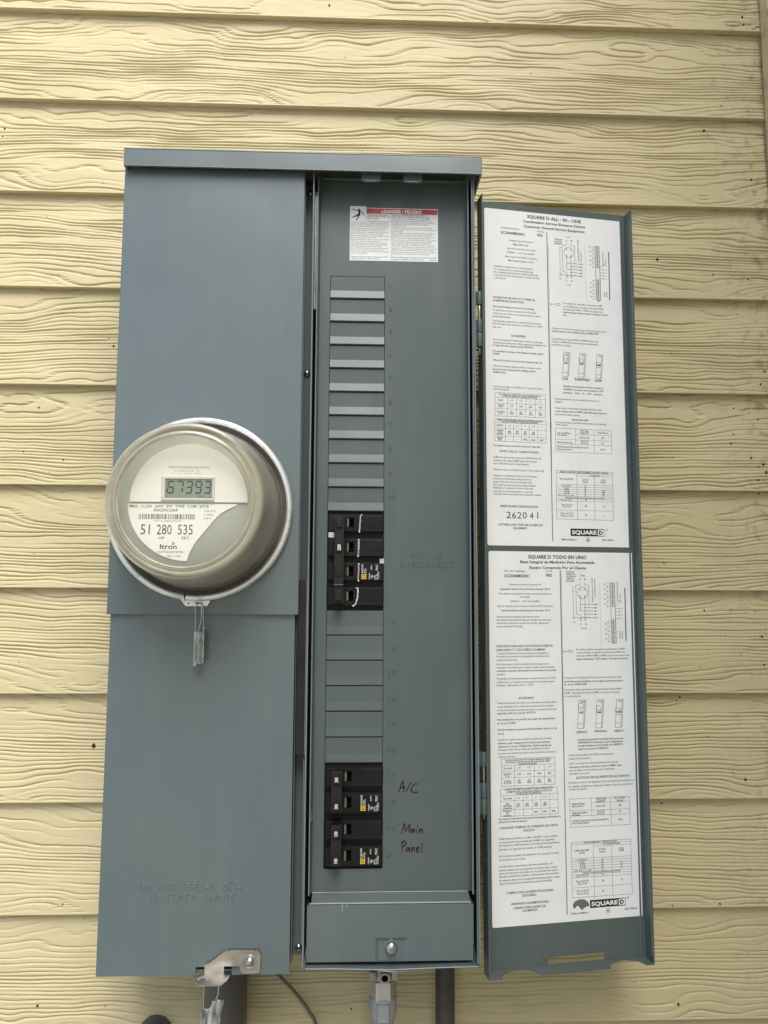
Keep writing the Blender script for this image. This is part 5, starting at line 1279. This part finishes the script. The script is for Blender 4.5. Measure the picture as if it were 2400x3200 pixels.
# two two-pole breakers
def two_pole(zt, rating, label):
    b0 = (1.15, .3, zt - 1); th = thing('branch_breaker', label, 'circuit breaker', b0, group='two-pole black breakers at the bottom of the row')
    q = MB(); q.box(.0, 2.30, .1, .9, zt - 1.985, zt - .012); q.build('breaker_case', BLACK, th, org=b0, bevel=.01)
    for a, b in ((zt - .15, zt - .85), (zt - 1.13, zt - 1.85)):
        q = MB(); pole(q, a, b); q.build('breaker_pole', BM, th, org=b0, bevel=.012)
    q = MB(); tie(q, .29, .70, zt - 1.70, zt - .20, ((zt - .66, zt - .26), (zt - 1.66, zt - 1.25))); q.build('handle_tie', [BLACK2, BLACK], th, org=b0, bevel=.016)
    for zc in (zt - .46, zt - 1.455):
        q = MB(); q.text(rating, zc - .09, zc + .09, .49, .12, -.727, 0, .03, rot=90); q.build('rating_mark', WHITEINK, th, org=b0)
    q = MB(); printing(q, 1.43, zt - 1.77); q.build('rating_print', [WHITEINK, YELLOW, HOLE], th, org=b0)
two_pole(-20, '30', 'black two-pole breaker marked 30 beside the handwritten A/C')
two_pole(-22, '100', 'black two-pole breaker marked 100 beside the handwritten Main Panel')

# ------------------------------------------------------------------ conduits, fitting, cable under the panel
c1 = thing('thick_conduit', 'thick dark grey conduit rising into the bottom of the meter side', 'conduit', (-4.13, 2.75, -58))
q = MB(); q.lathe(-4.12, 2.75, [(.90, -58), (.90, -27.4)], 48, axis='z'); q.build('pipe', PVC, c1, org=(-4.13, 2.75, -58))
c3_ = thing('thin_conduit', 'straight dark grey conduit behind the right end of the panel bottom', 'conduit', (5.05, 2.7, -58))
q = MB(); prof = []; z = -27.3
while z > -40: prof += [(.405, z), (.405, z - .10), (.398, z - .12)]; z -= .14
prof.append((.405, -58)); q.lathe(5.05, 2.7, prof, 32, axis='z'); q.build('pipe', FLEX, c3_, org=(5.05, 2.7, -58))
c2 = thing('conduit_connector', 'metal and grey plastic flexible conduit connector under the cover screw', 'conduit fitting', (2.4, 1.6, -58)); co = (2.4, 1.6, -58)
fx, fy = 2.40, 1.62
q = MB(); q.lathe(fx, fy, [(0, -27.9), (.50, -27.9), (.60, -28.0), (.60, -28.62), (.52, -28.74), (.48, -28.8)], 40, axis='z')
q.lathe(fx + .05, -28.46, [(.21, .92), (.21, .80), (.13, .80), (.13, .98)], 24); q.box(fx - .56, fx - .3, .98, 1.3, -28.62, -28.3); q.box(fx + .32, fx + .58, .98, 1.3, -28.62, -28.3); q.build('connector_body', CAST, c2, org=co, bevel=.03)
q = MB(); q.lathe(fx + .05, -28.46, [(0, .86), (.135, .86)], 20, mi=0); q.build('set_screw_hole', HOLE, c2, org=co)
hexp = [(fx + .56 * math.cos(rad(a)), fy + .56 * math.sin(rad(a))) for a in range(30 + 30, 390, 60)]
hexp = [(fx + .57 * math.cos(rad(a + 0)), fy + .57 * math.sin(rad(a + 0))) for a in range(0, 360, 60)]
q = MB(); q.prism(hexp, -28.78, -29.52, 'z'); q.build('hex_nut', mat('bright_hex', (.66, .65, .60), .32, .7), c2, org=co, bevel=.03)
q = MB(); q.lathe(fx, fy, [(.50, -29.42), (.56, -29.46), (.57, -29.6), (.56, -30.05), (.50, -30.3), (.44, -30.36), (.42, -58)], 40, axis='z'); q.prism([(fx - .22, fy - .62), (fx + .22, fy - .62), (fx + .28, fy - .4), (fx - .28, fy - .4)], -29.55, -30.2, 'z'); q.build('plastic_collar', LGREY, c2, org=co, bevel=.02)
lk = MB(); zr = lambda x: -27.84 - .09 * (x - 1.62)
pts = [(2.55 + .93 * math.cos(rad(180 + 180 * i / 24)), .8 + .5 * math.sin(rad(180 + 180 * i / 24))) for i in range(25)]
lk.add([(x, y, zr(x)) for x, y in pts] + [(3.48, 1.5, zr(3.48)), (1.62, 1.5, zr(1.62))], [tuple(range(27))]); part(lk, 'locknut_plate', DARK, 0)
lk = MB(); lk.tube([(x, y, zr(x)) for x, y in pts], .04, 8); part(lk, 'locknut_rim', ALU, 0)
cb = thing('loose_cable', 'thin grey brown cable running down from behind the meter side', 'cable', (-2.3, 3.5, -29)); cbo = (-2.3, 3.5, -29)
P = [(-3.1, 3.45, -27.6), (-2.7, 3.5, -28.6), (-2.15, 3.5, -29.36), (-1.75, 3.5, -29.78), (-1.45, 3.52, -30.08), (-1.15, 3.55, -30.42), (-.9, 3.55, -30.72), (-.62, 3.55, -31.12), (-.38, 3.56, -31.55), (0, 3.6, -33), (.2, 3.6, -38), (.2, 3.6, -58)]
cv = []
for i in range(len(P) - 1):
    p0, p1, p2, p3 = (Vector(P[max(i - 1, 0)]), Vector(P[i]), Vector(P[i + 1]), Vector(P[min(i + 2, len(P) - 1)]))
    for k in range(6):
        t = k / 6; cv.append(.5 * ((2 * p1) + (p2 - p0) * t + (2 * p0 - 5 * p1 + 4 * p2 - p3) * t * t + (3 * p1 - p0 - 3 * p2 + p3) * t ** 3))
q = MB(); q.tube(cv, .072, 10); q.build('cable', CABLE, cb, org=cbo)
kn = thing('pipe_stub', 'dark round pipe end poking from the siding at the lower left', 'pipe', (-7.17, 3.8, -31.95)); ko = (-7.17, 3.8, -31.95)
q = MB(); q.lathe(-7.17, -31.95, [(.72, 3.9), (.72, 3.2), (.68, 3.15), (.58, 3.17), (.56, 3.4), (0, 3.42)], 40); q.build('pipe_end', PVC, kn, org=ko)

# ------------------------------------------------------------------ specks of dirt on the boards
SP = [(17.37,-14.06,2),(18.87,-21.64,2),(15.07,-22.71,1.6),(15.3,-27.01,1.3),(15.43,-31.16,2.4),(17.45,-26.98,1.6),(15.68,2.85,2.4),(18.39,2.12,1.3),(20.43,15.66,2.2),(20.46,15.21,1.6),(18.32,9.67,2.2),(16.09,-18.03,1.8),(15.93,-18.17,1.3),(-10.34,-20.07,2.6),(-13.53,-4.85,1.8),(-10.22,-1.91,1.8),(-9.95,-2.11,1.6),(-10.44,-1.54,1),(-11.33,-26.7,1.4),(-12.21,-30.82,1.8),(-15.83,8.75,1.6),(-15.88,8.35,1.1),(-.35,15.54,1.8),(1.13,-31.12,1.3),(19.11,10.85,1.3),(20.52,7.03,1.8),(18.94,-6.19,1.6),(19.2,-4.44,1.4),(19.08,-5.73,1.2),(19.86,-6.87,1.8),(20.69,-2.67,2),(20.43,-7.17,2.2),(20.52,-7.55,2),(20.24,-8.55,1.6),(20.44,-3.3,1.8),(20.12,-7.94,1.6),(-14.08,-6.94,1),(-12.25,-7.3,1),(15.48,-11.88,1),(17.01,-16.63,.9),(20.01,-15.25,1.8),(20.01,-16.53,1.4),(20.2,-7.3,1.2),(20.6,-8.1,1.4),(20.35,-5,1.3),(20.1,1.9,1.3),(19.6,.2,1)]
rr = random.Random(3)
for i in range(150):
    e = rr.random(); SP.append((21.0 - abs(rr.gauss(0, 2.2)) if e < .5 else rr.uniform(-16, 21), rr.uniform(-32, 16), rr.uniform(.35, .8)))
q = MB()
for x, z, s_ in SP:
    if x > 21.1: continue
    hb = (z - Z0) % EXPO; yb = WALL_Y + hb * (.31 / EXPO); r = .032 * s_; a0 = rr.uniform(0, 3)
    pts = [(x + r * rr.uniform(.5, 1.2) * math.cos(a0 + k * 1.05), z + r * rr.uniform(.5, 1.3) * math.sin(a0 + k * 1.05)) for k in range(6)]
    q.prism(pts, yb - .02, yb + .05)
q.build('dirt_specks', SPECK, props={'kind': 'stuff'})
